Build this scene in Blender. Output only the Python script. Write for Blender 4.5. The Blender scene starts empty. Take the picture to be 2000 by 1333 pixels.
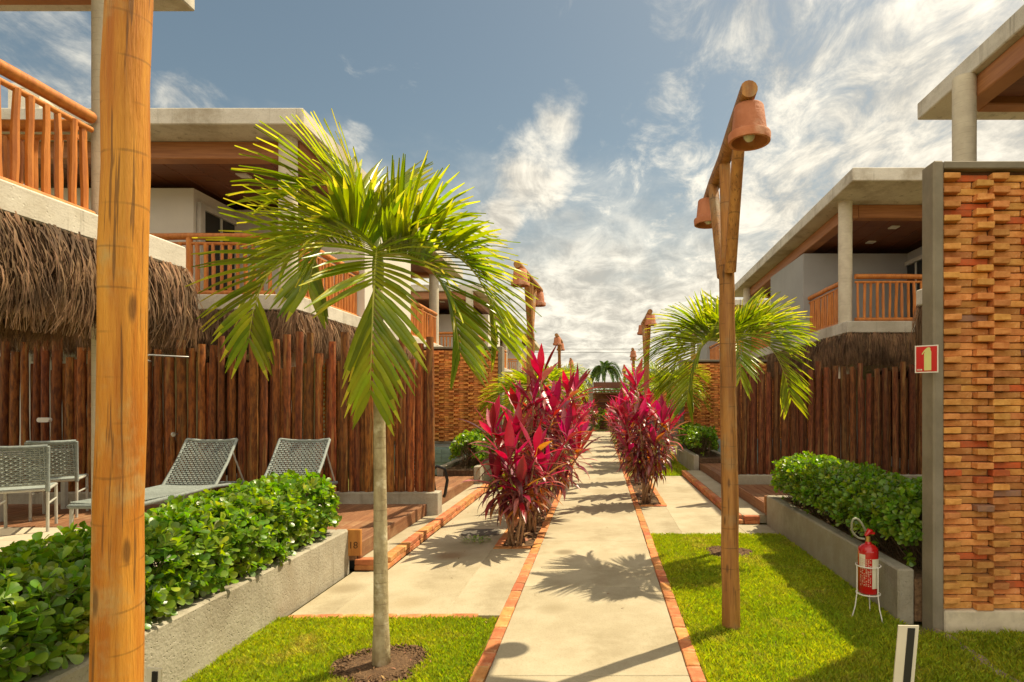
import bpy, bmesh, math, random
import numpy as np
from mathutils import Vector, Matrix, Euler
R = random.Random(7); rng = np.random.default_rng(7)
sc = bpy.context.scene
C = sc.collection
rad = math.radians
# ------------------------------------------------------------------ camera
cam_d = bpy.data.cameras.new('camera'); cam = bpy.data.objects.new('camera', cam_d); C.objects.link(cam)
cam.location = (0, 0, 1.6); cam.rotation_euler = (rad(90), 0, 0)
cam_d.sensor_width = 36; cam_d.lens = 20.7; cam_d.shift_x = -0.086; cam_d.shift_y = 0.0592
cam_d.clip_start = .05; cam_d.clip_end = 2000
sc.camera = cam
# ------------------------------------------------------------------ light
SUN = Vector((.80*.515, .60*.515, .857)).normalized()
sd = bpy.data.lights.new('sun', 'SUN'); sd.energy = 3.9; sd.angle = rad(.55); sd.color = (1, .85, .59)
so = bpy.data.objects.new('sun', sd); C.objects.link(so); so.rotation_euler = SUN.to_track_quat('Z', 'Y').to_euler(); so.location = (20, 20, 40)
vs = sc.view_settings; vs.view_transform = 'Standard'; vs.look = 'None'; vs.gamma = 1; vs.use_curve_mapping = False
vs.exposure = 0.85
W = bpy.data.worlds.new('World'); sc.world = W; W.use_nodes = True
wn = W.node_tree; wn.nodes.clear(); L = wn.links
def N(nt, t, **k):
    n = nt.nodes.new(t)
    for a, b in k.items():
        setattr(n, a, b)
    return n
def math_n(nt, op, a, b=None, clamp=False):
    n = nt.nodes.new('ShaderNodeMath'); n.operation = op; n.use_clamp = clamp
    for i, v in enumerate((a, b)):
        if v is None: continue
        if isinstance(v, (int, float)): n.inputs[i].default_value = v
        else: nt.links.new(v, n.inputs[i])
    return n.outputs[0]
def smooth_n(nt, v, a, b, lo=0, hi=1):
    n = nt.nodes.new('ShaderNodeMapRange'); n.interpolation_type = 'SMOOTHSTEP'
    nt.links.new(v, n.inputs[0]); n.inputs[1].default_value = a; n.inputs[2].default_value = b
    n.inputs[3].default_value = lo; n.inputs[4].default_value = hi
    return n.outputs[0]
def mixc(nt, f, a, b):
    n = nt.nodes.new('ShaderNodeMix'); n.data_type = 'RGBA'
    for i, v in ((0, f), (6, a), (7, b)):
        if isinstance(v, (int, float)): n.inputs[i].default_value = v
        elif isinstance(v, tuple): n.inputs[i].default_value = (*v[:3], 1)
        else: nt.links.new(v, n.inputs[i])
    return n.outputs[2]
sky = N(wn, 'ShaderNodeTexSky', sky_type='NISHITA', sun_disc=False, sun_elevation=rad(59), sun_rotation=math.atan2(.8, .6))
sky.dust_density = 1.4; sky.air_density = 1.0; sky.ozone_density = 1.5
tc = N(wn, 'ShaderNodeTexCoord'); nrm = N(wn, 'ShaderNodeVectorMath', operation='NORMALIZE'); L.new(tc.outputs['Generated'], nrm.inputs[0])
D = nrm.outputs[0]
sx = N(wn, 'ShaderNodeSeparateXYZ'); L.new(D, sx.inputs[0])
zc = math_n(wn, 'ADD', math_n(wn, 'MAXIMUM', sx.outputs[2], 0.0), .12)
pl = N(wn, 'ShaderNodeCombineXYZ'); L.new(math_n(wn, 'DIVIDE', sx.outputs[0], zc), pl.inputs[0]); L.new(math_n(wn, 'DIVIDE', sx.outputs[1], zc), pl.inputs[1])
def wnoise(scale, rot=0, stretch=(1, 1, 1), detail=6, rough=.6, dist=0, src=None):
    mp = N(wn, 'ShaderNodeMapping'); L.new(src or pl.outputs[0], mp.inputs[0]); mp.inputs[2].default_value = (0, 0, rot); mp.inputs[3].default_value = stretch
    n = N(wn, 'ShaderNodeTexNoise'); L.new(mp.outputs[0], n.inputs[0]); n.inputs['Scale'].default_value = scale; n.inputs['Detail'].default_value = detail
    n.inputs['Roughness'].default_value = rough; n.inputs['Distortion'].default_value = dist
    return n.outputs[0]
def wdot(v, src=None):
    n = N(wn, 'ShaderNodeVectorMath', operation='DOT_PRODUCT'); L.new(src or D, n.inputs[0]); n.inputs[1].default_value = Vector(v)
    return n.outputs['Value']
big = wnoise(1.1, .5, (1, .55, 1), 5, .55, .3)
fine = wnoise(5.5, .35, (1, .6, 1), 9, .68, .5)
puff = wnoise(7, 0, (1, 1, 1.6), 7, .6, .2, D)
side = wdot((.825, .225, -.517))
def wsum(*t):
    r = t[0]
    for q in t[1:]: r = math_n(wn, 'ADD', r, q)
    return r
mask = wsum(side, math_n(wn, 'MULTIPLY', math_n(wn, 'SUBTRACT', big, .5), .85), math_n(wn, 'MULTIPLY', math_n(wn, 'SUBTRACT', fine, .5), 1.25))
m1 = smooth_n(wn, mask, -.06, .44)
def blob(px, py, size, amt):
    d = Vector(((px-1172)/1150, 1, (785-py)/1150)).normalized()
    return math_n(wn, 'MULTIPLY', smooth_n(wn, wdot(d), math.cos(size), 1.0), amt)
bl = wsum(blob(950, 462, .075, .62), blob(1050, 330, .11, .35), blob(1030, 400, .08, .25), blob(700, 268, .04, .26), blob(60, 130, .16, .34), blob(380, 205, .06, .34), blob(1100, 200, .06, .3))
m2 = smooth_n(wn, wsum(bl, math_n(wn, 'MULTIPLY', math_n(wn, 'SUBTRACT', puff, .5), .9), math_n(wn, 'MULTIPLY', math_n(wn, 'SUBTRACT', fine, .5), .5)), .22, .62)
low = smooth_n(wn, wsum(math_n(wn, 'MULTIPLY', sx.outputs[2], -1.0), math_n(wn, 'MULTIPLY', puff, .25)), -.27, -.04)
back = smooth_n(wn, wsum(math_n(wn, 'MULTIPLY', sx.outputs[1], -.5), big, math_n(wn, 'MULTIPLY', fine, .3)), .45, .85)  # unseen cloud cover behind the camera, added for fill light
cm = math_n(wn, 'MAXIMUM', math_n(wn, 'MAXIMUM', math_n(wn, 'MAXIMUM', m1, back), m2), low, True)
cm = math_n(wn, 'MULTIPLY', cm, .93)
shade = smooth_n(wn, wsum(fine, math_n(wn, 'MULTIPLY', puff, .6)), .60, 1.02)
glow = smooth_n(wn, wdot(SUN), .80, 1.0)
cl = mixc(wn, shade, (3.1, 2.85, 2.4), (6.3, 5.8, 4.75))
cl = mixc(wn, glow, cl, (15.0, 13.4, 10.8))
anti = smooth_n(wn, sx.outputs[1], .25, -.6)
cl = mixc(wn, anti, cl, (9.0, 8.1, 6.7))   # added clouds behind the camera: front-lit, brightened to fill the shade
skyc = N(wn, 'ShaderNodeMix', data_type='RGBA', blend_type='MULTIPLY'); skyc.inputs[0].default_value = 1
L.new(sky.outputs[0], skyc.inputs[6]); skyc.inputs[7].default_value = (.62, .585, .45, 1)
col = mixc(wn, cm, skyc.outputs[2], cl)
bg = N(wn, 'ShaderNodeBackground'); bg.inputs[1].default_value = .11; L.new(col, bg.inputs[0])
wo = N(wn, 'ShaderNodeOutputWorld'); L.new(bg.outputs[0], wo.inputs[0])
# ------------------------------------------------------------------ materials
def M(name, c1, c2=None, scale=6, rough=.75, bump=0, bscale=None, stretch=(1, 1, 1), rnd=.12, hue=0, trans=0, spec=.4, spots=None, c3=None, s3=1.5, metal=0, waves=None, coat=0, detail=6, pit=0, cracks=0, streak=0):
    m = bpy.data.materials.new(name); m.use_nodes = True; nt = m.node_tree; nt.nodes.clear(); l = nt.links
    out = N(nt, 'ShaderNodeOutputMaterial'); p = N(nt, 'ShaderNodeBsdfPrincipled')
    tcn = N(nt, 'ShaderNodeTexCoord'); oi = N(nt, 'ShaderNodeObjectInfo'); ge = N(nt, 'ShaderNodeNewGeometry')
    r = math_n(nt, 'FRACT', math_n(nt, 'ADD', oi.outputs['Random'], ge.outputs['Random Per Island']))
    mp = N(nt, 'ShaderNodeMapping'); l.new(tcn.outputs['Object'], mp.inputs[0]); mp.inputs[3].default_value = stretch
    if rnd: 
        cmb = N(nt, 'ShaderNodeCombineXYZ'); l.new(math_n(nt, 'MULTIPLY', oi.outputs['Random'], 37.0), cmb.inputs[0]); l.new(math_n(nt, 'MULTIPLY', oi.outputs['Random'], 91.0), cmb.inputs[2]); l.new(cmb.outputs[0], mp.inputs[1])
    n1 = N(nt, 'ShaderNodeTexNoise'); l.new(mp.outputs[0], n1.inputs[0]); n1.inputs['Scale'].default_value = scale; n1.inputs['Detail'].default_value = detail; n1.inputs['Roughness'].default_value = .62
    c2 = c2 or tuple(x*.8 for x in c1)
    c = mixc(nt, smooth_n(nt, n1.outputs[0], .33, .67), c1, c2)
    if c3:
        n3 = N(nt, 'ShaderNodeTexNoise'); l.new(tcn.outputs['Object'], n3.inputs[0]); n3.inputs['Scale'].default_value = s3; n3.inputs['Detail'].default_value = 8; n3.inputs['Roughness'].default_value = .65
        c = mixc(nt, smooth_n(nt, n3.outputs[0], .50, .72), c, c3)
    if waves:
        w = N(nt, 'ShaderNodeTexWave'); w.bands_direction = waves[0]; l.new(tcn.outputs['Object'], w.inputs[0]); w.inputs['Scale'].default_value = waves[1]; w.inputs['Distortion'].default_value = waves[3] if len(waves) > 3 else 1.5
        w.inputs['Detail'].default_value = 1; w.inputs['Detail Scale'].default_value = .6
        nm = N(nt, 'ShaderNodeTexNoise'); l.new(tcn.outputs['Object'], nm.inputs[0]); nm.inputs['Scale'].default_value = 9
        f = math_n(nt, 'MULTIPLY', smooth_n(nt, w.outputs['Fac'], .0, .012, waves[2], 0), smooth_n(nt, nm.outputs[0], .42, .58))
        c = mixc(nt, f, c, (.07, .035, .015))
    if cracks:
        mk = N(nt, 'ShaderNodeMapping'); l.new(tcn.outputs['Object'], mk.inputs[0]); mk.inputs[3].default_value = (1, 1, .035)
        nk = N(nt, 'ShaderNodeTexNoise'); l.new(mk.outputs[0], nk.inputs[0]); nk.inputs['Scale'].default_value = 85; nk.inputs['Detail'].default_value = 3
        c = mixc(nt, smooth_n(nt, nk.outputs[0], .60, .66, 0, cracks), c, (.10, .045, .015))
        mv = N(nt, 'ShaderNodeMapping'); l.new(tcn.outputs['Object'], mv.inputs[0]); mv.inputs[3].default_value = (1, 1, .32)
        vk = N(nt, 'ShaderNodeTexVoronoi'); l.new(mv.outputs[0], vk.inputs[0]); vk.inputs['Scale'].default_value = 11; vk.inputs['Randomness'].default_value = 1
        c = mixc(nt, smooth_n(nt, vk.outputs['Distance'], .06, .15, cracks, 0), c, (.09, .04, .015))
    if spots:
        for (px, py, rx, ry, amt, sc_) in spots:
            v = N(nt, 'ShaderNodeVectorMath', operation='SUBTRACT'); l.new(ge.outputs['Position'], v.inputs[0]); v.inputs[1].default_value = (px, py, 0)
            v2 = N(nt, 'ShaderNodeVectorMath', operation='MULTIPLY'); l.new(v.outputs[0], v2.inputs[0]); v2.inputs[1].default_value = (1/rx, 1/ry, 0)
            le = N(nt, 'ShaderNodeVectorMath', operation='LENGTH'); l.new(v2.outputs[0], le.inputs[0])
            q = math_n(nt, 'ADD', le.outputs['Value'], math_n(nt, 'MULTIPLY', n1.outputs[0], .5))
            c = mixc(nt, smooth_n(nt, q, .55, 1.35, amt, 0), c, sc_)
    if streak:
        mq = N(nt, 'ShaderNodeMapping'); l.new(tcn.outputs['Object'], mq.inputs[0]); mq.inputs[3].default_value = (1, 1, .06)
        nq = N(nt, 'ShaderNodeTexNoise'); l.new(mq.outputs[0], nq.inputs[0]); nq.inputs['Scale'].default_value = 7; nq.inputs['Detail'].default_value = 6; nq.inputs['Roughness'].default_value = .7
        c = mixc(nt, smooth_n(nt, nq.outputs[0], .55, .72, 0, streak), c, (.13, .11, .08))
    if pit:
        ns = N(nt, 'ShaderNodeTexNoise'); l.new(tcn.outputs['Object'], ns.inputs[0]); ns.inputs['Scale'].default_value = 70; ns.inputs['Detail'].default_value = 4; ns.inputs['Roughness'].default_value = .7
        c = mixc(nt, smooth_n(nt, ns.outputs[0], .50, .72, 0, .35), c, (.16, .13, .08))
        ng = N(nt, 'ShaderNodeTexNoise'); l.new(ge.outputs['Position'], ng.inputs[0]); ng.inputs['Scale'].default_value = .9; ng.inputs['Detail'].default_value = 8; ng.inputs['Roughness'].default_value = .7
        c = mixc(nt, smooth_n(nt, ng.outputs[0], .48, .66, 0, .38), c, (.27, .215, .13))
    hs = N(nt, 'ShaderNodeHueSaturation'); l.new(c, hs.inputs['Color'])
    l.new(math_n(nt, 'ADD', math_n(nt, 'MULTIPLY', r, 2*rnd), 1-rnd), hs.inputs['Value'])
    if hue: l.new(math_n(nt, 'ADD', math_n(nt, 'MULTIPLY', math_n(nt, 'FRACT', math_n(nt, 'MULTIPLY', r, 7.3)), 2*hue), .5-hue), hs.inputs['Hue'])
    l.new(hs.outputs[0], p.inputs['Base Color']); p.inputs['Roughness'].default_value = rough; p.inputs['Specular IOR Level'].default_value = spec; p.inputs['Metallic'].default_value = metal
    p.inputs['Coat Weight'].default_value = coat
    if bump:
        n2 = N(nt, 'ShaderNodeTexNoise'); l.new(mp.outputs[0], n2.inputs[0]); n2.inputs['Scale'].default_value = bscale or scale*4; n2.inputs['Detail'].default_value = 5
        bp = N(nt, 'ShaderNodeBump'); bp.inputs['Strength'].default_value = bump; bp.inputs['Distance'].default_value = .01; h = n2.outputs[0]
        if pit:
            vo = N(nt, 'ShaderNodeTexVoronoi'); l.new(tcn.outputs['Object'], vo.inputs[0]); vo.inputs['Scale'].default_value = pit
            h = math_n(nt, 'ADD', h, smooth_n(nt, vo.outputs['Distance'], .08, .22, -1.2, 0))
        l.new(h, bp.inputs['Height']); l.new(bp.outputs[0], p.inputs['Normal'])
    if trans:
        tr = N(nt, 'ShaderNodeBsdfTranslucent'); 
        h2 = N(nt, 'ShaderNodeHueSaturation'); l.new(hs.outputs[0], h2.inputs['Color']); h2.inputs['Saturation'].default_value = 1.1; h2.inputs['Value'].default_value = 2.1
        l.new(h2.outputs[0], tr.inputs[0]); ms = N(nt, 'ShaderNodeMixShader'); ms.inputs[0].default_value = trans
        l.new(p.outputs[0], ms.inputs[1]); l.new(tr.outputs[0], ms.inputs[2]); l.new(ms.outputs[0], out.inputs[0])
    else: l.new(p.outputs[0], out.inputs[0])
    return m
def px2g(px, py):  # photo pixel on ground -> X,Y
    Y = 1840/(py-785); return ((px-1172)/1150*Y, Y)
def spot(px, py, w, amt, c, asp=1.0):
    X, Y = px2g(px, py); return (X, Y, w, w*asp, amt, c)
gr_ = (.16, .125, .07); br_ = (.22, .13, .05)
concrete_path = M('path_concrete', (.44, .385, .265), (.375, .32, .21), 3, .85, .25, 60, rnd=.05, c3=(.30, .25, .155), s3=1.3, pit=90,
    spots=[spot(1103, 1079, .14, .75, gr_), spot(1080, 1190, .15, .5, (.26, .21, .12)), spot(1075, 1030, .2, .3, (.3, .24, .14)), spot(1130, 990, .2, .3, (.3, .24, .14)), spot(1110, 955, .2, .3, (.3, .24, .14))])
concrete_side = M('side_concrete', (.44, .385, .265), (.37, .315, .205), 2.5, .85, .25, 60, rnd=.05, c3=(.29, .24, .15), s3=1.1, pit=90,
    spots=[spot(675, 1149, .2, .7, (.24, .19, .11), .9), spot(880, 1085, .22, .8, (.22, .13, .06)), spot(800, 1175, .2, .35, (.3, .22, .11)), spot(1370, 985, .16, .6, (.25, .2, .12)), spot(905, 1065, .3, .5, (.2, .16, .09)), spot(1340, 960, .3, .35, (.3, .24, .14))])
plaster = M('rough_concrete', (.40, .37, .29), (.33, .30, .23), 5, .9, .6, 45, rnd=.06, c3=(.25, .22, .16), s3=1.0, pit=38, streak=.4)
plaster_grey = M('grey_render', (.27, .235, .175), (.21, .18, .13), 4, .9, .35, 40, rnd=.05, c3=(.22, .18, .125), s3=1.2, streak=.35)
slab_m = M('building_concrete', (.60, .56, .47), (.52, .48, .40), 3, .85, .25, 30, rnd=.03, c3=(.36, .32, .25), s3=.9, stretch=(1, 1, 2.5), streak=.6, pit=20)
wall_white = M('white_wall_paint', (.66, .62, .53), (.62, .58, .5), 2, .8, .15, 50, rnd=.02)
wall_grey = M('grey_wall', (.34, .335, .32), (.31, .305, .29), 2, .8, .15, 50, rnd=.02)  # right houses' walls, a darker grey than the left ones
plinth_m = M('white_plinth_paint', (.70, .61, .45), (.58, .50, .36), 9, .85, .8, 14, rnd=.03, c3=(.38, .34, .26), s3=4)
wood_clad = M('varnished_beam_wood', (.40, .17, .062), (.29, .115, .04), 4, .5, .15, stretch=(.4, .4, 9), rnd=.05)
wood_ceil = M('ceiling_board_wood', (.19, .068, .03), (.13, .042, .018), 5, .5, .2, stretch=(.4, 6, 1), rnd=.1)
pole_m = M('golden_pole_wood', (.66, .30, .04), (.42, .135, .014), 5, .55, .5, 60, stretch=(4, 4, .35), rnd=.04, c3=(.46, .36, .15), s3=3.4, waves=('Z', 3.1, .35, 5), spec=.3, cracks=.7)
lamp_m = M('brown_lamp_wood', (.44, .205, .05), (.28, .115, .028), 8, .6, .35, 60, stretch=(3, 3, .3), rnd=.1, c3=(.30, .22, .11), s3=3.0, waves=('Z', 2.2, .5, 3), cracks=.7)
rail_m = M('orange_railing_wood', (.57, .205, .035), (.42, .13, .02), 9, .5, .25, 60, stretch=(2, 2, .4), rnd=.15)
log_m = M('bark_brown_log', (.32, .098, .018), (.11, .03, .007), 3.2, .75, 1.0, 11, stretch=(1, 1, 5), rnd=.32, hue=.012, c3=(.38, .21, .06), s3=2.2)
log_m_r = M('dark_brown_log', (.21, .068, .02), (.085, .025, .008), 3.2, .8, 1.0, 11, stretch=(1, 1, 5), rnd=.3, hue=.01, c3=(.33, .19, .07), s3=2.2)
deck_m = M('deck_wood', (.27, .125, .055), (.19, .08, .035), 7, .6, .3, 50, stretch=(6, .35, 6), rnd=.16, c3=(.34, .2, .1), s3=2)
brick_m = M('orange_brick', (.70, .325, .095), (.56, .225, .055), 14, .85, .5, 50, rnd=.26, hue=.012, c3=(.80, .50, .22), s3=11, streak=.35)
brick_red = M('red_brick', (.60, .12, .03), (.45, .12, .04), 14, .85, .5, 50, rnd=.15)
brick_grey = M('burnt_brick', (.30, .17, .12), (.4, .2, .1), 14, .85, .5, 50, rnd=.15)
brick_far = M('far_orange_brick', (.76, .32, .085), (.58, .21, .05), 10, .85, .4, 50, rnd=.34, hue=.009)
mortar_m = M('brick_mortar', (.16, .07, .03), (.10, .045, .02), 8, .95, .5, 50, rnd=0)
edge_brick = M('edging_brick', (.58, .225, .08), (.44, .15, .05), 12, .85, .5, 60, rnd=.22, hue=.015, c3=(.60, .34, .16), s3=7)
grass_ground = M('grass_ground', (.21, .21, .03), (.15, .14, .025), 22, .95, .5, 60, rnd=0, c3=(.17, .13, .05), s3=3)
grass_m = M('grass_blade', (.37, .41, .03), (.26, .335, .022), 1.6, .6, 0, rnd=.35, hue=.03, trans=.38, c3=(.42, .38, .07), s3=2.2, spec=.25)
soil_m = M('brown_soil', (.17, .10, .05), (.09, .05, .025), 25, .98, 1.0, 60, rnd=.3)
thatch_m = M('thatch_fibre', (.27, .16, .085), (.11, .065, .035), 3, .8, 0, rnd=.45, hue=.01, trans=.12, spec=.3)
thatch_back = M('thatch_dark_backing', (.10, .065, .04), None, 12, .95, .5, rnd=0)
leaf_h = M('hedge_leaf', (.17, .285, .020), (.105, .20, .015), 9, .33, .1, 30, rnd=.42, hue=.028, trans=.38, spec=.6, c3=(.34, .36, .04), s3=5)
twig_m = M('hedge_twig', (.13, .085, .045), None, 20, .9, .3, rnd=.1)
palm_m = M('palm_leaflet', (.26, .295, .024), (.13, .19, .015), 3, .30, .1, 40, rnd=.36, hue=.022, trans=.40, spec=.5)
palm_y = M('palm_leaflet_tip', (.48, .44, .06), (.36, .37, .04), 3, .35, 0, rnd=.2, hue=.02, trans=.42)
rach_m = M('palm_midrib', (.42, .40, .07), (.32, .33, .05), 6, .4, .1, rnd=.1)
ptrunk = M('palm_trunk', (.44, .37, .22), (.28, .22, .12), 16, .85, .6, 60, stretch=(1, 1, .6), rnd=.05, c3=(.60, .54, .38), s3=11, waves=('Z', 5.0, .5, 1.0))
pshaft = M('palm_crownshaft', (.28, .33, .08), (.22, .24, .05), 8, .4, .1, rnd=.05)
def cordm(n, a, b, t=.38): return M(n, a, b, 6, .36, .15, 40, stretch=(1, 1, 1), rnd=.28, hue=.015, trans=t, spec=.8)
cord_mats = [cordm('cordyline_magenta', (.42, .012, .075), (.30, .01, .045), .32), cordm('cordyline_crimson', (.27, .014, .028), (.18, .01, .02), .30), cordm('cordyline_burgundy', (.13, .018, .024), (.075, .018, .018), .25),
             cordm('cordyline_bronze', (.36, .12, .025), (.20, .08, .02), .35), cordm('cordyline_dusky', (.40, .15, .13), (.24, .06, .06), .22)]
cane_m = M('cordyline_cane', (.42, .27, .15), (.28, .15, .08), 12, .85, .5, 40, rnd=.15)
terra = M('terracotta', (.52, .20, .095), (.43, .15, .065), 8, .75, .3, 60, rnd=.08, c3=(.60, .34, .22), s3=6)
bulb_m = M('frosted_bulb', (.75, .72, .65), None, 5, .3, 0, rnd=0)
tile_m = M('cream_patio_tile', (.58, .50, .37), (.52, .45, .33), 3, .5, .1, 30, rnd=.06)
pool_tile = M('blue_green_tile', (.24, .33, .33), (.19, .27, .28), 6, .3, .1, 30, rnd=.06)
black_m = M('black_plastic', (.02, .02, .02), None, 5, .4, 0, rnd=.0)
lid_m = M('grey_manhole_lid', (.13, .115, .09), (.09, .08, .065), 20, .8, .5, 80, rnd=0)
rope_m = M('grey_green_rope', (.34, .385, .36), (.27, .31, .29), 30, .7, .3, 90, rnd=.12)
rope_d = M('grey_wicker', (.27, .31, .295), (.2, .235, .23), 30, .7, .3, 90, rnd=.15)
metal_w = M('pale_painted_metal', (.50, .50, .44), None, 8, .4, 0, rnd=.02)
chrome_m = M('brushed_metal', (.5, .49, .46), None, 20, .3, 0, rnd=0, metal=.9)
white_m = M('white_plastic', (.75, .72, .64), (.7, .67, .6), 4, .45, 0, rnd=0)
cream_m = M('cream_sign_board', (.68, .63, .50), (.63, .58, .46), 4, .5, 0, rnd=0)
red_m = M('extinguisher_red', (.50, .008, .010), None, 3, .22, 0, rnd=0, coat=.5)
signred = M('sign_red', (.62, .012, .008), None, 3, .4, 0, rnd=0)
pale_yel = M('photoluminescent_yellow', (.62, .62, .22), (.55, .58, .2), 5, .5, 0, rnd=0)
label_w = M('paper_label', (.66, .62, .48), (.6, .55, .42), 15, .6, 0, rnd=0)
brass_m = M('brass', (.55, .36, .12), None, 10, .3, 0, rnd=0, metal=.9)
hose_m = M('grey_hose', (.30, .30, .22), (.2, .2, .15), 10, .4, 0, rnd=0)
glass_m = M('dark_glass', (.012, .014, .014), None, 3, .05, 0, rnd=0, spec=.6)
trim_m = M('window_trim', (.55, .52, .44), None, 4, .5, 0, rnd=0)
lightp = M('ceiling_lamp_panel', (.75, .72, .65), None, 3, .5, 0, rnd=0)
tree_m = M('far_tree_leaf', (.07, .12, .02), (.04, .075, .014), 2, .6, 0, rnd=.4, hue=.03, trans=.25)
bark_m = M('grey_bark', (.2, .16, .11), None, 8, .9, .5, rnd=.1)
panel_m = M('solar_panel_glass', (.66, .65, .6), (.55, .54, .5), 3, .25, 0, rnd=0)
# ------------------------------------------------------------------ helpers
WL = {}
def link(name, data, parent=None, loc=(0, 0, 0), mat=None):
    o = bpy.data.objects.new(name, data); C.objects.link(o); loc = Vector(loc); WL[o.name] = loc
    if parent is not None:
        o.parent = parent; o.location = loc - WL[parent.name]
    else: o.location = loc
    return o
def mesh(name, V, F, mats=(), smooth=True, midx=None, ang=.8):
    me = bpy.data.meshes.new(name)
    V = np.asarray(V, dtype=np.float32).reshape(-1, 3)
    if isinstance(F, np.ndarray):
        k = F.shape[1]; me.vertices.add(len(V)); me.vertices.foreach_set('co', V.ravel())
        me.loops.add(F.size); me.loops.foreach_set('vertex_index', F.astype(np.int32).ravel())
        me.polygons.add(len(F)); me.polygons.foreach_set('loop_start', np.arange(0, F.size, k, dtype=np.int32))
        me.update(calc_edges=True)
    else:
        me.from_pydata([tuple(map(float, v)) for v in V], [], [tuple(f) for f in F])
    for m in (mats if isinstance(mats, (list, tuple)) else [mats]): me.materials.append(m)
    if midx is not None: me.polygons.foreach_set('material_index', np.asarray(midx, dtype=np.int32))
    if smooth:
        me.shade_smooth()
        if ang and len(V) < 20000: me.set_sharp_from_angle(angle=ang)
    me.validate(); me.update()
    return me
class MB:
    def __init__(s): s.V = []; s.F = []; s.I = []
    def add(s, V, F, mi=0):
        b = len(s.V); s.V += [tuple(v) for v in V]; s.F += [tuple(i+b for i in f) for f in F]; s.I += [mi]*len(F); return s
    def box(s, x0, x1, y0, y1, z0, z1, mi=0):
        x0, x1 = min(x0, x1), max(x0, x1); y0, y1 = min(y0, y1), max(y0, y1)
        return s.add([(x0, y0, z0), (x1, y0, z0), (x1, y1, z0), (x0, y1, z0), (x0, y0, z1), (x1, y0, z1), (x1, y1, z1), (x0, y1, z1)],
                     [(0, 3, 2, 1), (4, 5, 6, 7), (0, 1, 5, 4), (1, 2, 6, 5), (2, 3, 7, 6), (3, 0, 4, 7)], mi)
    def tube(s, pts, rs, n=8, mi=0, cap=True, closed=False):
        pts = [Vector(p) for p in pts]
        if isinstance(rs, (int, float)): rs = [rs]*len(pts)
        V = []; F = []; k = len(pts); up = None
        for i, p in enumerate(pts):
            if closed: t = (pts[(i+1) % k]-pts[i-1]).normalized()
            else: t = (pts[min(i+1, k-1)]-pts[max(i-1, 0)]).normalized()
            if up is None:
                a = Vector((0, 0, 1)) if abs(t.z) < .9 else Vector((1, 0, 0)); up = (a - t*a.dot(t)).normalized()
            else: up = (up - t*up.dot(t)).normalized()
            w = t.cross(up)
            for j in range(n):
                a = 2*math.pi*j/n; V.append(p + (up*math.cos(a)+w*math.sin(a))*rs[i])
        for i in range(k if closed else k-1):
            for j in range(n):
                a, b = i*n+j, i*n+(j+1) % n; c, d = ((i+1) % k)*n+(j+1) % n, ((i+1) % k)*n+j
                F.append((a, b, c, d))
        if cap and not closed: F.append(tuple(range(n))[::-1]); F.append(tuple((k-1)*n+j for j in range(n)))
        return s.add(V, F, mi)
    def lathe(s, prof, n=20, mi=0, c=(0, 0, 0)):
        V = [(c[0]+r*math.cos(2*math.pi*j/n), c[1]+r*math.sin(2*math.pi*j/n), c[2]+z) for r, z in prof for j in range(n)]
        F = [(i*n+j, i*n+(j+1) % n, (i+1)*n+(j+1) % n, (i+1)*n+j) for i in range(len(prof)-1) for j in range(n)]
        return s.add(V, F, mi)
    def mesh(s, name, mats, smooth=True, bevel=0, ang=.8):
        me = mesh(name, s.V, s.F, mats, smooth, s.I, ang)
        if bevel:
            bm = bmesh.new(); bm.from_mesh(me); bmesh.ops.bevel(bm, geom=bm.edges[:], offset=bevel, segments=1, affect='EDGES', profile=.5); bm.to_mesh(me); bm.free()
            me.shade_flat() if not smooth else me.shade_smooth()
            if smooth: me.set_sharp_from_angle(angle=.6)
        return me
    def build(s, name, mats, parent=None, loc=(0, 0, 0), smooth=True, bevel=0, ang=.8):
        me = s.mesh(name, mats, smooth, bevel, ang)
        if parent is not None and tuple(loc) == (0, 0, 0):
            return link(name, me, parent, (0, 0, 0))
        return link(name, me, parent, loc)
def props(o, label=None, cat=None, group=None, kind=None):
    if label: o['label'] = label
    if cat: o['category'] = cat
    if group: o['group'] = group
    if kind: o['kind'] = kind
    return o
def thing(name, label, cat, loc=(0, 0, 0), group=None):
    return props(link(name, None, None, loc), label, cat, group)
def box(name, x0, x1, y0, y1, z0, z1, mat, parent=None, bevel=0):
    x0, x1 = min(x0, x1), max(x0, x1); y0, y1 = min(y0, y1), max(y0, y1)
    c = ((x0+x1)/2, (y0+y1)/2, z0)
    return MB().box(x0-c[0], x1-c[0], y0-c[1], y1-c[1], 0, z1-z0).build(name, mat, parent, c, smooth=False, bevel=bevel)
def cat(P, k=5):
    P = [Vector(p) for p in P]; Q = [P[0]*2-P[1]]+P+[P[-1]*2-P[-2]]; out = []
    for i in range(1, len(Q)-2):
        for j in range(k):
            t = j/k; a, b, c, d = Q[i-1:i+3]; out.append(.5*((2*b)+(c-a)*t+(2*a-5*b+4*c-d)*t*t+(3*b-a-3*c+d)*t**3))
    return out+[P[-1]]
def struct(o, parent_kind=True): o['kind'] = 'structure'; return o
def copy_tree(o, parent=None):
    c = o.copy(); C.objects.link(c)
    if parent is not None: c.parent = parent; c.matrix_parent_inverse = o.matrix_parent_inverse.copy()
    WL[c.name] = WL.get(o.name, Vector())
    for ch in KIDS(o): copy_tree(ch, c)
    return c
def KIDS(o): return [x for x in list(C.objects) if x.parent == o]
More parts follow.
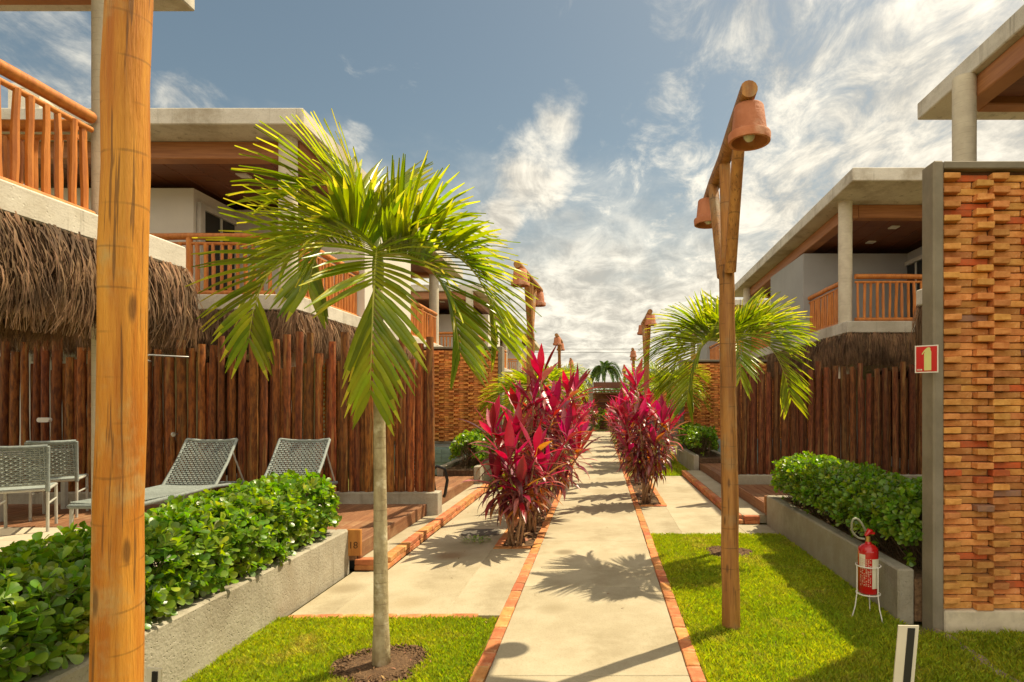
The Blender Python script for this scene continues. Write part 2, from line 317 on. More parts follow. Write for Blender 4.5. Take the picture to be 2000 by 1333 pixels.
def batch(base_V, base_F, mats4):
    """base (n,3) verts, (m,k) faces; mats4 (K,4,4) -> joined V,F"""
    B = np.asarray(base_V, dtype=np.float64); Fm = np.asarray(base_F); A = np.asarray(mats4)
    V = np.einsum('kij,nj->kni', A[:, :3, :3], B) + A[:, None, :3, 3]
    F = Fm[None] + (np.arange(len(A))*len(B))[:, None, None]
    return V.reshape(-1, 3), F.reshape(-1, Fm.shape[1])
def mat_from(pos, fwd, up, s=(1, 1, 1)):
    """Y axis along fwd, Z ~ up"""
    f = Vector(fwd).normalized(); u = Vector(up); r = f.cross(u)
    if r.length < 1e-4: r = f.cross(Vector((.3, .8, .1)))
    r.normalize(); u = r.cross(f)
    m = Matrix(((r.x*s[0], f.x*s[1], u.x*s[2], pos[0]), (r.y*s[0], f.y*s[1], u.y*s[2], pos[1]), (r.z*s[0], f.z*s[1], u.z*s[2], pos[2]), (0, 0, 0, 1)))
    return m
def camdist(m): return Vector((m[0][3], m[1][3], m[2][3]-1.6)).length
def text_mesh(name, body, size, mat, parent, mtx, extrude=.002):
    cu = bpy.data.curves.new(name, 'FONT'); cu.body = body; cu.size = size; cu.extrude = extrude; cu.align_x = 'CENTER'
    t = bpy.data.objects.new(name, cu); C.objects.link(t); dg = bpy.context.evaluated_depsgraph_get(); me = bpy.data.meshes.new_from_object(t.evaluated_get(dg))
    bpy.data.objects.remove(t); me.transform(mtx); me.materials.clear(); me.materials.append(mat)
    return link(name, me, parent, (0, 0, 0))
# ------------------------------------------------------------------ ground
g = MB().add([(-400, -60, -.04), (400, -60, -.04), (400, 600, -.04), (-400, 600, -.04)], [(0, 1, 2, 3)]).build('ground', grass_ground, smooth=False); struct(g)
# path slabs
path = props(link('path', None), 'long pale concrete footpath running straight between two rows of red plants', kind='structure')
y = .12; 
while y < 31.5:
    y1 = min(y+1.66, 31.6); box('paving_slab', -.66, .52, y+.003, y1-.003, -.10, 0, concrete_path, path, bevel=.004); y = y1
# side slabs
def side_slab(x0, x1, y0, y1, label):
    root = props(link('pavement', None), label, kind='structure')
    n = max(1, round((y1-y0)/2.6)); d = (y1-y0)/n
    for i in range(n): box('paving_slab', x0, x1, y0+i*d+.002, y0+(i+1)*d-.002, -.10, -.004, concrete_side, root, bevel=.003)
    return root
side_slab(-2.02, -1.17, 4.42, 10.7, 'pale concrete apron left of the path beside the brick step')
side_slab(-1.17, -.752, 4.42, 6.42, 'narrow concrete strip between the apron and the path on the left')
side_slab(.612, 1.00, 7.08, 9.0, 'narrow concrete strip in front of the right red plants')
side_slab(1.00, 1.78, 7.08, 12.7, 'pale concrete apron right of the path beside the brick step')
side_slab(-2.33, -2.022, 4.42, 5.56, 'small concrete piece at the foot of the left planter')
side_slab(1.782, 2.17, 7.08, 7.68, 'small concrete piece at the foot of the right planter')
# brick pieces
def brick_mesh(lx, ly, lz, mat, j=.002, b=.004, seed=0):
    r = random.Random(seed); m = MB().box(-lx/2, lx/2, -ly/2, ly/2, 0, lz); m.V = [tuple(c+r.uniform(-j, j) for c in v) for v in m.V]
    return m.mesh('brick', mat, smooth=False, bevel=b)
edge_meshes = [brick_mesh(.084, .198, .06, edge_brick, .003, .005, i) for i in range(5)]
def edge_row(label, x, y0, y1, group, alongx=False, z=-.052, n_max=200, meshes=edge_meshes, pitch=.203):
    root = thing('brick_edging', label, 'brick edging', (x, y0, 0) if not alongx else (y0, x, 0), group)
    n = int((y1-y0)/pitch)
    for i in range(n):
        p = y0+(i+.5)*pitch; o = link('brick', R.choice(meshes), root, (x+R.uniform(-.004, .004), p, z+R.uniform(-.003, .003)) if not alongx else (p, x+R.uniform(-.003, .003), z+R.uniform(-.003, .003)))
        o.rotation_euler = (R.uniform(-.01, .01), R.uniform(-.02, .02), R.uniform(-.02, .02)+(math.pi/2 if alongx else 0))
    return root
EG = 'terracotta brick borders beside the path'
edge_row('flat terracotta brick border along the left side of the path', -.706, .3, 22, EG)
edge_row('flat terracotta brick border along the right side of the path', .566, .3, 22, EG)
edge_row('brick row crossing between the near left lawn and the concrete', 4.375, -2.33, -.75, EG, alongx=True)
edge_row('brick row in front of the left bed of red plants', 6.46, -1.17, -.76, EG, alongx=True)
edge_row('brick row along the outer side of the left bed of red plants', -1.125, 6.52, 9.6, EG)
edge_row('brick row in front of the right bed of red plants', 9.04, .62, 1.03, EG, alongx=True)
edge_row('brick row along the outer side of the right bed of red plants', .985, 9.1, 12.6, EG)
# steps: two-course brick kerb + concrete tread
step_br = [brick_mesh(.095, .198, .05, edge_brick, .003, .005, 20+i) for i in range(5)]
def step(s, xk, xf, y0, y1, label):
    """s side sign; xk kerb outer x(abs), xf fascia x(abs)"""
    root = thing('brick_step', label, 'step', (s*xk, y0, 0), 'brick fronted steps up to the decks')
    n = int((y1-y0)/.203)
    for c in range(2):
        for i in range(n):
            o = link('brick', R.choice(step_br), root, (s*(xk+.05)+R.uniform(-.004, .004), y0+.10+(i+.5*c)*.203+.0, -.002+c*.053)); o.rotation_euler = (0, R.uniform(-.02, .02), R.uniform(-.03, .03))
        m = int((xf-xk-.1)/.2)
        for i in range(max(m, 1)):
            o = link('brick', R.choice(step_br), root, (s*(xk+.21+i*.2), y0+.045, -.002+c*.053)); o.rotation_euler = (0, 0, math.pi/2+R.uniform(-.02, .02))
    box('step_tread', s*(xk+.10), s*(xf+.02), y0+.095, y1, -.01, .103, concrete_side, root, bevel=.004)
    return root
step(-1, 2.02, 2.30, 5.58, 10.66, 'concrete step with an orange brick edge below the left wooden deck')
step(1, 1.78, 2.20, 7.70, 12.8, 'concrete step with an orange brick edge below the right wooden deck')
# decks
def plank_mesh(w, l, t): return MB().box(-w/2, w/2, -l/2, l/2, -t, 0).mesh('deck_plank', deck_m, smooth=False, bevel=.004)
def deck(s, xf, x1, y0, y1, label, z=.25, w=.118):
    root = thing('wooden_deck', label, 'deck', (s*xf, y0, .1), 'wooden decks in front of the houses')
    pm = plank_mesh(w-.008, y1-y0, .03); n = int((x1-xf)/w)
    for i in range(n): link('deck_plank', pm, root, (s*(xf+.02+(i+.5)*w), (y0+y1)/2, z+R.uniform(-.001, .001)))
    box('fascia_board', s*(xf-.015), s*(xf+.012), y0, y1, .105, z+.004, deck_m, root, bevel=.004)
    box('end_board', s*(xf+.014), s*x1, y0-.016, y0-.002, .09, z-.032, deck_m, root)
    box('deck_joist', s*(xf+.03), s*x1, y0+.02, y1-.02, .0, z-.034, black_m, root)
    return root
deck(-1, 2.30, 3.75, 5.62, 7.76, 'brown wooden deck with long boards in front of the left log fence')
deck(-1, 2.30, 3.75, 8.02, 10.66, 'brown wooden deck beyond the end of the left log fence')
deck(-1, 3.76, 9.5, 6.36, 7.76, 'brown wooden deck strip behind the dining chairs')
deck(1, 2.20, 3.7, 7.72, 9.60, 'brown wooden deck in front of the right log fence')
deck(1, 2.20, 3.7, 9.86, 12.9, 'brown wooden deck beyond the end of the right log fence')
# patio tiles
pt = thing('tiled_patio', 'cream tiled patio floor under the dining chairs and sun loungers', 'patio', (-6, 4, 0)); 
tm = MB().box(-.298, .298, -.298, .298, -.02, 0).mesh('tile', tile_m, smooth=False, bevel=.002)
for i in range(11):
    for j in range(7): link('tile', tm, pt, (-3.5-.3-i*.6, 2.42+j*.6, .25))
box('patio_base', -3.25, -10.2, .5, 6.33, -.02, .228, plaster_grey, pt)
pt2 = thing('tiled_patio', 'cream tiled patio floor behind the right hedge', 'patio', (5, 5, 0)); box('patio_base', 3.2, 9, 4.4, 9.7, -.02, .228, plaster_grey, pt2)
for i in range(8):
    for j in range(5): link('tile', tm, pt2, (3.55+i*.6, 4.75+j*.6, .25))
# planters
def planter(s, xo, xi, y0, y1, h, label, t=.12, xw=None):
    root = thing('planter', label, 'planter', (s*xo, (y0+y1)/2, 0), 'long low concrete planters beside the path')
    box('outer_wall', s*xo, s*(xo+t), y0, y1, -.03, h, plaster, root, bevel=.012)
    box('inner_wall', s*xi, s*(xi+t), y0, y1, -.03, h-.004, plaster, root, bevel=.012)
    box('end_wall', s*(xo+t+.002), s*(xi-.002), y1-t, y1-.003, -.03, h-.002, plaster, root, bevel=.01)
    so_ = box('soil', s*(xo+t+.001), s*(xi-.001), y0, y1-t-.001, .0, h-.07, soil_m, root)
    return root
planter(-1, 2.36, 3.1, .4, 5.55, .40, 'long concrete planter with the near left hedge in it')
planter(1, 2.17, 2.95, 4.285, 7.68, .38, 'long concrete planter with the near right hedge in it')
planter(-1, 2.18, 2.85, 10.7, 13.75, .42, 'concrete planter with the small hedge below the left brick wall')
planter(1, 2.06, 2.7, 12.95, 15.8, .42, 'concrete planter with the small hedge below the right far brick wall')
# number plates on planter ends
for s, X, Y, lab, bdy in ((-1, -2.345, 5.60, 'varnished wooden block with number 18 on the left planter end', '18'), (1, 2.2, 7.715, 'varnished wooden block on the right planter end', None)):
    r_ = thing('number_block', lab, 'number sign', (X, Y, .19)); 
    if s < 0:
        box('block', X-.035, X+.10, Y-.085, Y-.045, .155, .40, M('number_block_wood', (.50, .22, .05), (.38, .14, .03), 10, .5, .2, stretch=(2, 2, .5), rnd=0), r_, bevel=.004)
        t = text_mesh('number', bdy, .09, M('carved_number', (.12, .05, .015), None, 5, .8, 0, rnd=0), r_, Matrix.Translation((.033, -.0865, .035)) @ Matrix.Rotation(rad(90), 4, 'X')); t.location = (0, 0, 0)
    else: box('block', X-.05, X+.05, Y-.03, Y+.01, .15, .37, wood_clad, r_, bevel=.004)
# small soil discs, grass
def disc(name, x, y, r, label):
    n = 40; m = MB(); V = [(x, y, .012)]; 
    for k, f in ((n, .6), (n, 1.0)):
        for j in range(n):
            a = 2*math.pi*j/n; q = r*f*(1+(.12*math.sin(3*a+x)+.06*math.sin(7*a)) if f == 1 else 1); V.append((x+q*math.cos(a), y+q*math.sin(a), .008 if f < 1 else -.012))
    F = [(0, 1+j, 1+(j+1) % n) for j in range(n)]+[(1+j, 1+n+j, 1+n+(j+1) % n, 1+(j+1) % n) for j in range(n)]
    o = m.add(V, F).build(name, soil_m); o['kind'] = 'structure'; o['label'] = label
    k = 1500; A = np.zeros((k, 4, 4)); a = rng.uniform(0, 6.28, k); q = r*np.sqrt(rng.uniform(0, 1, k)); s = rng.uniform(.004, .014, k)
    A[:, 0, 0] = A[:, 1, 1] = s; A[:, 2, 2] = s*.8; A[:, 0, 3] = x+q*np.cos(a); A[:, 1, 3] = y+q*np.sin(a); A[:, 2, 3] = .006; A[:, 3, 3] = 1
    V, F = batch([(1, 0, 0), (-.7, .9, .1), (-.6, -.8, -.1), (.1, 0, 1), (.2, .1, -1)], [(0, 1, 3), (1, 2, 3), (2, 0, 3), (1, 0, 4), (2, 1, 4), (0, 2, 4)], A)
    c = link('soil_crumbs', mesh('soil_crumbs', V, F, soil_m, smooth=False)); props(c, 'loose soil crumbs on '+label, 'soil', kind='stuff')
disc('soil', -1.33, 3.58, .29, 'bare soil ring round the near left palm')
disc('soil', 1.36, 6.24, .26, 'bare soil ring round the near right palm')
holes = [(-1.33, 3.58, .28), (1.36, 6.24, .24)]
def grass(name, x0, x1, y0, y1, dens, label, h=.028, w=.0028):
    K = int((x1-x0)*(y1-y0)*dens); X = rng.uniform(x0, x1, K); Y = rng.uniform(y0, y1, K)
    keep = np.ones(K, bool)
    for hx, hy, hr in holes:
        a = np.arctan2(Y-hy, X-hx); keep &= np.hypot(X-hx, Y-hy) > hr*(1+.12*np.sin(3*a+hx)+.06*np.sin(7*a))*rng.uniform(.95, 1.1, K)
    clump = .5+.5*np.sin(X*23+np.sin(Y*17)*1.3)*np.sin(Y*19+np.sin(X*13)); keep &= rng.uniform(0, 1, K) < .62+.38*clump
    X = X[keep]; Y = Y[keep]; K = len(X); H = h*rng.uniform(.45, 1.35, K)*(.75+.4*clump[keep]); a = rng.uniform(0, 6.28, K); b = rng.uniform(0, 6.28, K); ln = rng.uniform(.2, 1.1, K)*H
    wd = w*rng.uniform(.7, 1.4, K); dx = np.cos(a)*wd; dy = np.sin(a)*wd; lx = np.cos(b)*ln; ly = np.sin(b)*ln
    V = np.stack([np.stack([X-dx, Y-dy, np.full(K, -.012)], 1), np.stack([X+dx, Y+dy, np.full(K, -.012)], 1), np.stack([X+dx*.8+lx*.4, Y+dy*.8+ly*.4, H*.6], 1), np.stack([X+lx, Y+ly, H], 1)], 1)
    F = np.array([[0, 1, 2, 3]])+(np.arange(K)*4)[:, None]
    o = link(name, mesh(name, V.reshape(-1, 3), F, grass_m, smooth=False)); props(o, label, 'grass', kind='stuff')
    return o
for nm, a in (('lawn', (-2.36, -.75, .3, 4.33)), ('lawn', (.61, 2.17, .3, 7.08)), ('lawn', (2.17, 12, .3, 4.06)), ('lawn', (-2.16, -.75, 10.72, 31)), ('lawn', (.61, 2.06, 12.72, 31))):
    m = MB(); nx, ny = 12, 20; V = []; 
    for j in range(ny+1):
        for i in range(nx+1): V.append((a[0]+(a[1]-a[0])*i/nx, a[2]+(a[3]-a[2])*j/ny, -.018+R.uniform(-.004, .004)))
    o = m.add(V, [(j*(nx+1)+i, j*(nx+1)+i+1, (j+1)*(nx+1)+i+1, (j+1)*(nx+1)+i) for j in range(ny) for i in range(nx)]).build(nm, grass_ground); struct(o)
grass('grass', -2.36, -.755, 2.9, 4.33, 24000, 'short sunlit grass of the near left lawn')
grass('grass', .615, 2.17, 2.9, 7.07, 20000, 'short sunlit grass of the near right lawn')
grass('grass', 2.17, 3.6, 2.9, 4.07, 15000, 'shaded grass at the foot of the near brick wall')
grass('grass', -2.16, -1.2, 10.72, 16, 5000, 'grass strip beyond the concrete apron on the left', .035, .005)
grass('grass', 1.0, 2.06, 12.72, 20, 5000, 'grass strip beyond the concrete apron on the right', .035, .005)
# bed soil strips
for x0, x1, y0, y1, lb in ((-1.08, -.75, 6.5, 10.7, 'dark soil bed under the left red plants'), (.612, .94, 9.08, 12.7, 'dark soil bed under the right red plants')):
    o = box('soil', x0, x1, y0, y1, -.03, -.008, soil_m); o['kind'] = 'structure'; o['label'] = lb
# footing strip by the near brick wall
m = MB(); n = 40; V = []
for i in range(n+1):
    yy = 1.0+(4.12-1.0)*i/n; wv = .018+.02*abs(math.sin(i*1.7))+.01*math.sin(i*.6); xx = 2.37+.012*math.sin(i*.9)
    V += [(xx-wv, yy, -.01), (xx-wv*.4, yy, .012+.008*math.sin(i*2.1)), (xx+wv*.5, yy, .01+.008*math.cos(i*1.3)), (xx+wv, yy, -.01)]
o = m.add(V, [(i*4+k, i*4+k+1, i*4+k+5, i*4+k+4) for i in range(n) for k in range(3)]).build('kerb', M('broken_footing', (.34, .27, .18), (.2, .14, .08), 18, .95, .9, 50, rnd=0, c3=(.5, .46, .38), s3=9)); o['kind'] = 'structure'; o['label'] = 'crumbling buried footing line in the shaded grass'
# manhole
mh = thing('manhole_cover', 'dark rounded manhole cover set in the left concrete apron', 'manhole cover', (-1.46, 7.2, 0))
def rrect(w, d, r, z0, z1, c):
    P = []
    for qx, qy, a0 in ((1, 1, 0), (-1, 1, 90), (-1, -1, 180), (1, -1, 270)):
        for k in range(5): a = rad(a0+k*22.5); P.append((c[0]+qx*(w/2-r)+r*math.cos(a), c[1]+qy*(d/2-r)+r*math.sin(a)))
    n = len(P); V = [(x, y, z0) for x, y in P]+[(x, y, z1) for x, y in P]
    return V, [tuple(range(n, 2*n))]+[(i, (i+1) % n, n+(i+1) % n, n+i) for i in range(n)]
MB().add(*rrect(.48, .40, .10, -.02, .001, (-1.46, 7.2))).build('cover_frame', plaster_grey, mh, smooth=False)
MB().add(*rrect(.44, .36, .09, -.02, .006, (-1.46, 7.2))).build('lid', lid_m, mh, smooth=False)
# ------------------------------------------------------------------ brick walls
def brick_wall(s, xp, x1, Y, ztop, label, n_indiv, zb=.13, plw=.117, base='plinth', mat=brick_m, course=.0497, D_=.28):
    root = thing('brick_wall', label, 'brick wall', (s*xp, Y, 0), 'woven brick walls between the houses')
    box('pillar', s*xp, s*(xp+plw), Y-.06, Y+D_, -.05, ztop, plaster_grey, root, bevel=.012)
    box('coping', s*(xp+plw+.001), s*x1, Y-.055, Y+D_, ztop-.055, ztop-.003, plaster_grey, root, bevel=.006)
    box('wall_core', s*(xp+plw+.001), s*x1, Y+.012, Y+D_-.01, zb, ztop-.056, mortar_m, root)
    if base == 'plinth': box('plinth', s*(xp+plw+.01), s*x1, Y-.045, Y+D_-.01, -.04, zb, plinth_m, root, bevel=.01)
    else: box('plinth', s*(xp+plw+.001), s*x1, Y-.03, Y+D_-.01, -.04, zb, plaster_grey, root, bevel=.01)
    nc = int((ztop-.06-zb)/course); per = .347; items = []
    for c in range(nc):
        z = zb+.002+c*course; off = 0 if c % 2 else .235
        x = xp+plw+.004; u0 = off-per
        while xp+plw+u0 < x1:
            hx0 = u0; hx1 = u0+.118; sx0 = hx1+.004; sx1 = u0+per-.006
            for (a, b, proud) in ((hx0, hx1, 1), (sx0, sx1, 0)):
                a = max(a, .003)
                if b-a < .03 or xp+plw+a > x1-.04: continue
                b = min(b, x1-xp-plw)
                items.append((a, b, z, proud))
            u0 += per
    cx = lambda it: s*(xp+plw+(it[0]+it[1])/2)
    items.sort(key=lambda it: abs(cx(it)))
    cache = {}; mbs = MB()
    for i, (a, b, z, proud) in enumerate(items):
        w = round(b-a, 3); d0 = -.058 if proud else R.uniform(-.006, .006); q = R.uniform(-.008, .008) if proud else R.uniform(-.005, .005)
        if i < n_indiv:
            rr = R.random(); mt = brick_red if rr < .035 else brick_grey if rr < .06 else mat
            key = (w, proud, R.randrange(3), mt.name)
            if key not in cache:
                r = random.Random(int(w*1000)*7+key[2]*3+proud); mm = MB().box(-w/2, w/2, 0, .05 if not proud else .11, .0, course-.006); mm.V = [tuple(v[k]+r.uniform(-.0032, .0032) for k in range(3)) for v in mm.V]
                cache[key] = mm.mesh('brick', mt, smooth=False, bevel=.004)
            o = link('brick', cache[key], root, (cx((a, b)), Y+d0+q, z)); o.rotation_euler = (R.uniform(-.01, .01), R.uniform(-.012, .012), R.uniform(-.03, .03)*(1 if proud else .4))
        else:
            x = cx((a, b)); j = lambda: R.uniform(-.003, .003)
            mbs.box(x-w/2+j(), x+w/2+j(), Y+d0+q, Y+.05, z+j()*.4, z+course-.006+j()*.4)
    if mbs.V:
        o = link('brickwork', mbs.mesh('brickwork', mat, smooth=False), root, (0, 0, 0)); o['kind'] = 'stuff'
    return root
brick_wall(1, 2.335, 5.4, 4.18, 3.29, 'near right woven brick wall with white plinth and grey pillar', 300, plw=.075, D_=.10)
brick_wall(-1, 2.30, 6.5, 13.9, 2.90, 'left woven brick wall beyond the log fence', 0, zb=.67, plw=.10, base='grey', mat=brick_far)
brick_wall(1, 2.16, 6.5, 16.0, 2.74, 'right far woven brick wall behind the palm fronds', 0, zb=.6, plw=.12, base='grey', mat=brick_far)
brick_wall(-1, 2.5, 5.5, 25.4, 2.9, 'farthest left woven brick wall', 0, zb=.5, base='grey', mat=brick_far, course=.07)
brick_wall(1, 2.4, 5.5, 27.6, 2.9, 'farthest right woven brick wall', 0, zb=.5, base='grey', mat=brick_far, course=.07)
# tiled tubs below the far walls
for s, x0, x1, y0, y1, lb in ((-1, 2.9, 5.2, 13.0, 13.82, 'blue green tiled tub wall below the left brick wall'), (1, 2.75, 4.8, 15.1, 15.92, 'blue green tiled tub wall below the right far brick wall')):
    tr = thing('tiled_tub', lb, 'tub', (s*(x0+x1)/2, (y0+y1)/2, .0)); ti = MB().box(-.098, .098, -.008, .008, 0, .096).mesh('tile', pool_tile, smooth=False, bevel=.002)
    box('tub_core', s*x0, s*x1, y0+.01, y1, -.02, .60, pool_tile, tr)
    for i in range(int((x1-x0)/.2)):
        for j in range(3): link('tile', ti, tr, (s*(x0+.1+i*.2), y0, .26+j*.1))
    mm = MB().lathe([(.075, 0), (.085, .02), (.075, .03), (.05, .012)], 16); mm.V = [(v[0], -v[2], v[1]) for v in mm.V]; mm.build('drain_pipe', M('rusty_ring', (.2, .08, .05), None, 8, .6, 0, rnd=0), tr, (s*(x0+.22), y0-.005, .46))
# ------------------------------------------------------------------ log fences
def log_mesh(seed, mat, bend=.06):
    r = random.Random(seed); n = 9; k = 9; m = MB(); pts = []; rs = []; ph = r.uniform(0, 6.28)
    for i in range(k+1):
        t = i/k; pts.append((bend*math.sin(t*3.1*r.choice((1, 1))+ph), bend*math.cos(t*2.3+ph), t)); rs.append(.5*(1.04-.1*t+r.uniform(-.06, .06)))
    m.tube(pts, [1]*(k+1), n)
    # scale radial around the axis
    V = []
    for i in range(k+1):
        for j in range(n):
            a = 2*math.pi*j/n; q = rs[i]*(1+r.uniform(-.03, .03)); V.append((pts[i][0]+q*math.cos(a), pts[i][1]+q*math.sin(a), pts[i][2]))
    m.V = V; return m.mesh('log', mat, ang=1.0)
def fence(s, x0, x1, Y, pitch, zt, zs, label, mat, dia, zb=.40, curb=.36):
    root = thing('log_fence', label, 'fence', (s*x0, Y, .25), 'upright log fences beside the decks')
    ms = [log_mesh(i, mat) for i in range(8)]
    box('kerb', s*(x0-.08), s*x1, Y-.10, Y+.12, .0, zb, plaster, root, bevel=.01)
    def log(cx, d, z1, yy):
        o = link('log', ms[R.randrange(8)], root, (s*cx, yy, zb-.02)); o.scale = (d, d, z1-zb); o.rotation_euler = (R.uniform(-.006, .006), R.uniform(-.008, .008), R.uniform(0, 6.28))
    x = x0-.01
    while x < x1:   # a front row of taller logs with shorter, thinner ones standing behind the gaps
        d = dia*R.uniform(.95, 1.30); log(x+d/2, d, (zt if R.random() < .85 else zs+.1)+R.uniform(-.11, .12), Y+R.uniform(-.012, .012)); x += d
        gap = dia*R.uniform(.38, .72)
        if x < x1 and gap > .02: d2 = gap+R.uniform(.018, .032); log(x+gap/2, d2, zs+R.uniform(-.10, .10), Y+.052+R.uniform(-.01, .01))
        x += gap
    return root
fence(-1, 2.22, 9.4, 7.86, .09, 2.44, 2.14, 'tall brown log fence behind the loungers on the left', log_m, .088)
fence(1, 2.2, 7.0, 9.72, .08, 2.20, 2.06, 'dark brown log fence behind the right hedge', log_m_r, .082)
# ------------------------------------------------------------------ houses
RAILH = 4.0
bal_meshes = []
for i in range(4):
    r = random.Random(50+i); bal_meshes.append(MB().tube([(r.uniform(-.004, .004), r.uniform(-.004, .004), k*.72/4) for k in range(5)], [.025*r.uniform(.9, 1.1) for _ in range(5)], 7).mesh('baluster', rail_m))
def railing(root, p0, p1, z0=3.10, pitch=.115, indiv=True, posts=True):
    p0 = Vector((*p0, 0)); p1 = Vector((*p1, 0)); d = p1-p0; Ln = d.length; u = d/Ln
    rr = link('railing', MB().tube([p0-p0+Vector((0, 0, z0+.88))+u*(Ln*t/6)+Vector((0, 0, R.uniform(-.006, .006))) for t in range(7)], [.05]*7, 10).mesh('railing', rail_m), root, p0)
    for zz, rd in ((z0+.775, .024), (z0+.06, .042)):
        link('rail', MB().tube([Vector((0, 0, zz)), u*Ln/2+Vector((0, 0, zz+.006)), u*Ln+Vector((0, 0, zz))], rd, 8).mesh('rail', rail_m), rr, p0)
    n = int(Ln/pitch)
    if indiv:
        for i in range(n):
            p = p0+u*((i+.5)*Ln/n); o = link('baluster', R.choice(bal_meshes), rr, (p.x, p.y, z0+.06)); o.rotation_euler = (R.uniform(-.02, .02), R.uniform(-.02, .02), R.uniform(0, 6)); f = R.uniform(.85, 1.2); o.scale = (f, f, 1)
    else:
        m = MB()
        for i in range(n): p = u*((i+.5)*Ln/n); m.tube([p+Vector((0, 0, z0+.06)), p+Vector((R.uniform(-.01, .01), 0, z0+.78))], .025, 5)
        o = link('balusters', m.mesh('balusters', rail_m), rr, p0); o['kind'] = 'stuff'
    if posts:
        k = max(1, round(Ln/1.5))
        for i in range(1, k): p = p0+u*(i*Ln/k); link('rail_post', MB().tube([(0, 0, z0), (0, 0, z0+.86)], .045, 8).mesh('rail_post', rail_m), rr, p)
def thatch(root, pts, ztop, length, dens, out=.10, seed=1, shag=1.0):
    """ribbons hanging below the slab edge along the polyline; pts (x,y) list; outward normals computed to the given side"""
    g_ = np.random.default_rng(seed); Vs = []; S = 6
    for (p0, p1, nx, ny) in pts:
        p0 = np.array(p0); p1 = np.array(p1); Ln = np.hypot(*(p1-p0)); K = int(Ln*dens)
        t = g_.uniform(0, 1, K); base = p0+(p1-p0)*t[:, None]; o = g_.uniform(-.10, out*.5, K); ux, uy = (p1-p0)/Ln
        zt = ztop+g_.uniform(-.05, .03, K)-g_.uniform(0, 1, K)**2*length*.45; le = length*(1.05-.75*g_.uniform(0, 1, K)**1.6)*(1-shag*(.12*np.sin(t*Ln*9)+.10*np.sin(t*Ln*23+1)+.06*np.sin(t*Ln*57))); le = np.where(g_.uniform(0, 1, K) < .75, np.minimum(le, zt-(ztop-length*(.97-.08*np.sin(t*Ln*14)*shag))), np.minimum(le, zt-(ztop-length*1.15)))
        w = g_.uniform(.003, .010, K); sw = shag*(g_.normal(0, .11, K)+.09*np.sin(t*Ln*11)+.05*np.sin(t*Ln*31)); so2 = shag*g_.normal(0, .05, K)+out*.4; tw = g_.uniform(-.8, .8, K); f1 = g_.normal(0, .02, K)
        P = np.zeros((K, S, 2, 3))
        for i in range(S):
            q = i/(S-1); lat = sw*q*q+f1*np.sin(q*6+tw*3); ou = o+so2*math.sin(q*2.2)+.03*math.sin(q*3)
            x = base[:, 0]+nx*ou+ux*lat; y_ = base[:, 1]+ny*ou+uy*lat; z = zt-le*q; ww = w*(1-.75*q)
            cx, cy = ux*np.cos(tw)-uy*np.sin(tw), ux*np.sin(tw)+uy*np.cos(tw)
            P[:, i, 0] = np.stack([x-cx*ww, y_-cy*ww, z], 1); P[:, i, 1] = np.stack([x+cx*ww, y_+cy*ww, z], 1)
        Vs.append(P.reshape(-1, 3))
    V = np.concatenate(Vs); K = len(V)//(2*S); F = np.array([[2*i, 2*i+1, 2*i+3, 2*i+2] for i in range(S-1)])
    F = (F[None]+(np.arange(K)*2*S)[:, None, None]).reshape(-1, 4)
    o = link('thatch_fringe', mesh('thatch_fringe', V, F, thatch_m, smooth=False), root, (0, 0, 0)); o['kind'] = 'stuff'
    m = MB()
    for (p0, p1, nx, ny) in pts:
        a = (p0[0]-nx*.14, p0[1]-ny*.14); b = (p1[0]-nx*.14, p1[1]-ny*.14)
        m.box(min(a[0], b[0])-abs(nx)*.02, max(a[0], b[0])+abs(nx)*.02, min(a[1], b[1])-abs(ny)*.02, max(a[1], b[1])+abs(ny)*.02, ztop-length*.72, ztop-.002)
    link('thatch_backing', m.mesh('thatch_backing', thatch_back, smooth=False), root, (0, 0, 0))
def roofbox(root, name, s, xa, xb, y0, y1, zb, zt, tilt, mat, t0=None):
    """box whose height falls along +Y by tilt over its length"""
    m = MB().box(s*xa, s*xb, y0, y1, zb, zt); m.V = [(v[0], v[1], v[2]-tilt*(v[1]-(t0[0] if t0 else y0))/((t0[1] if t0 else y1)-(t0[0] if t0 else y0))) for v in m.V]
    return m.build(name, mat, root, (0, 0, 0), smooth=False, bevel=.012)
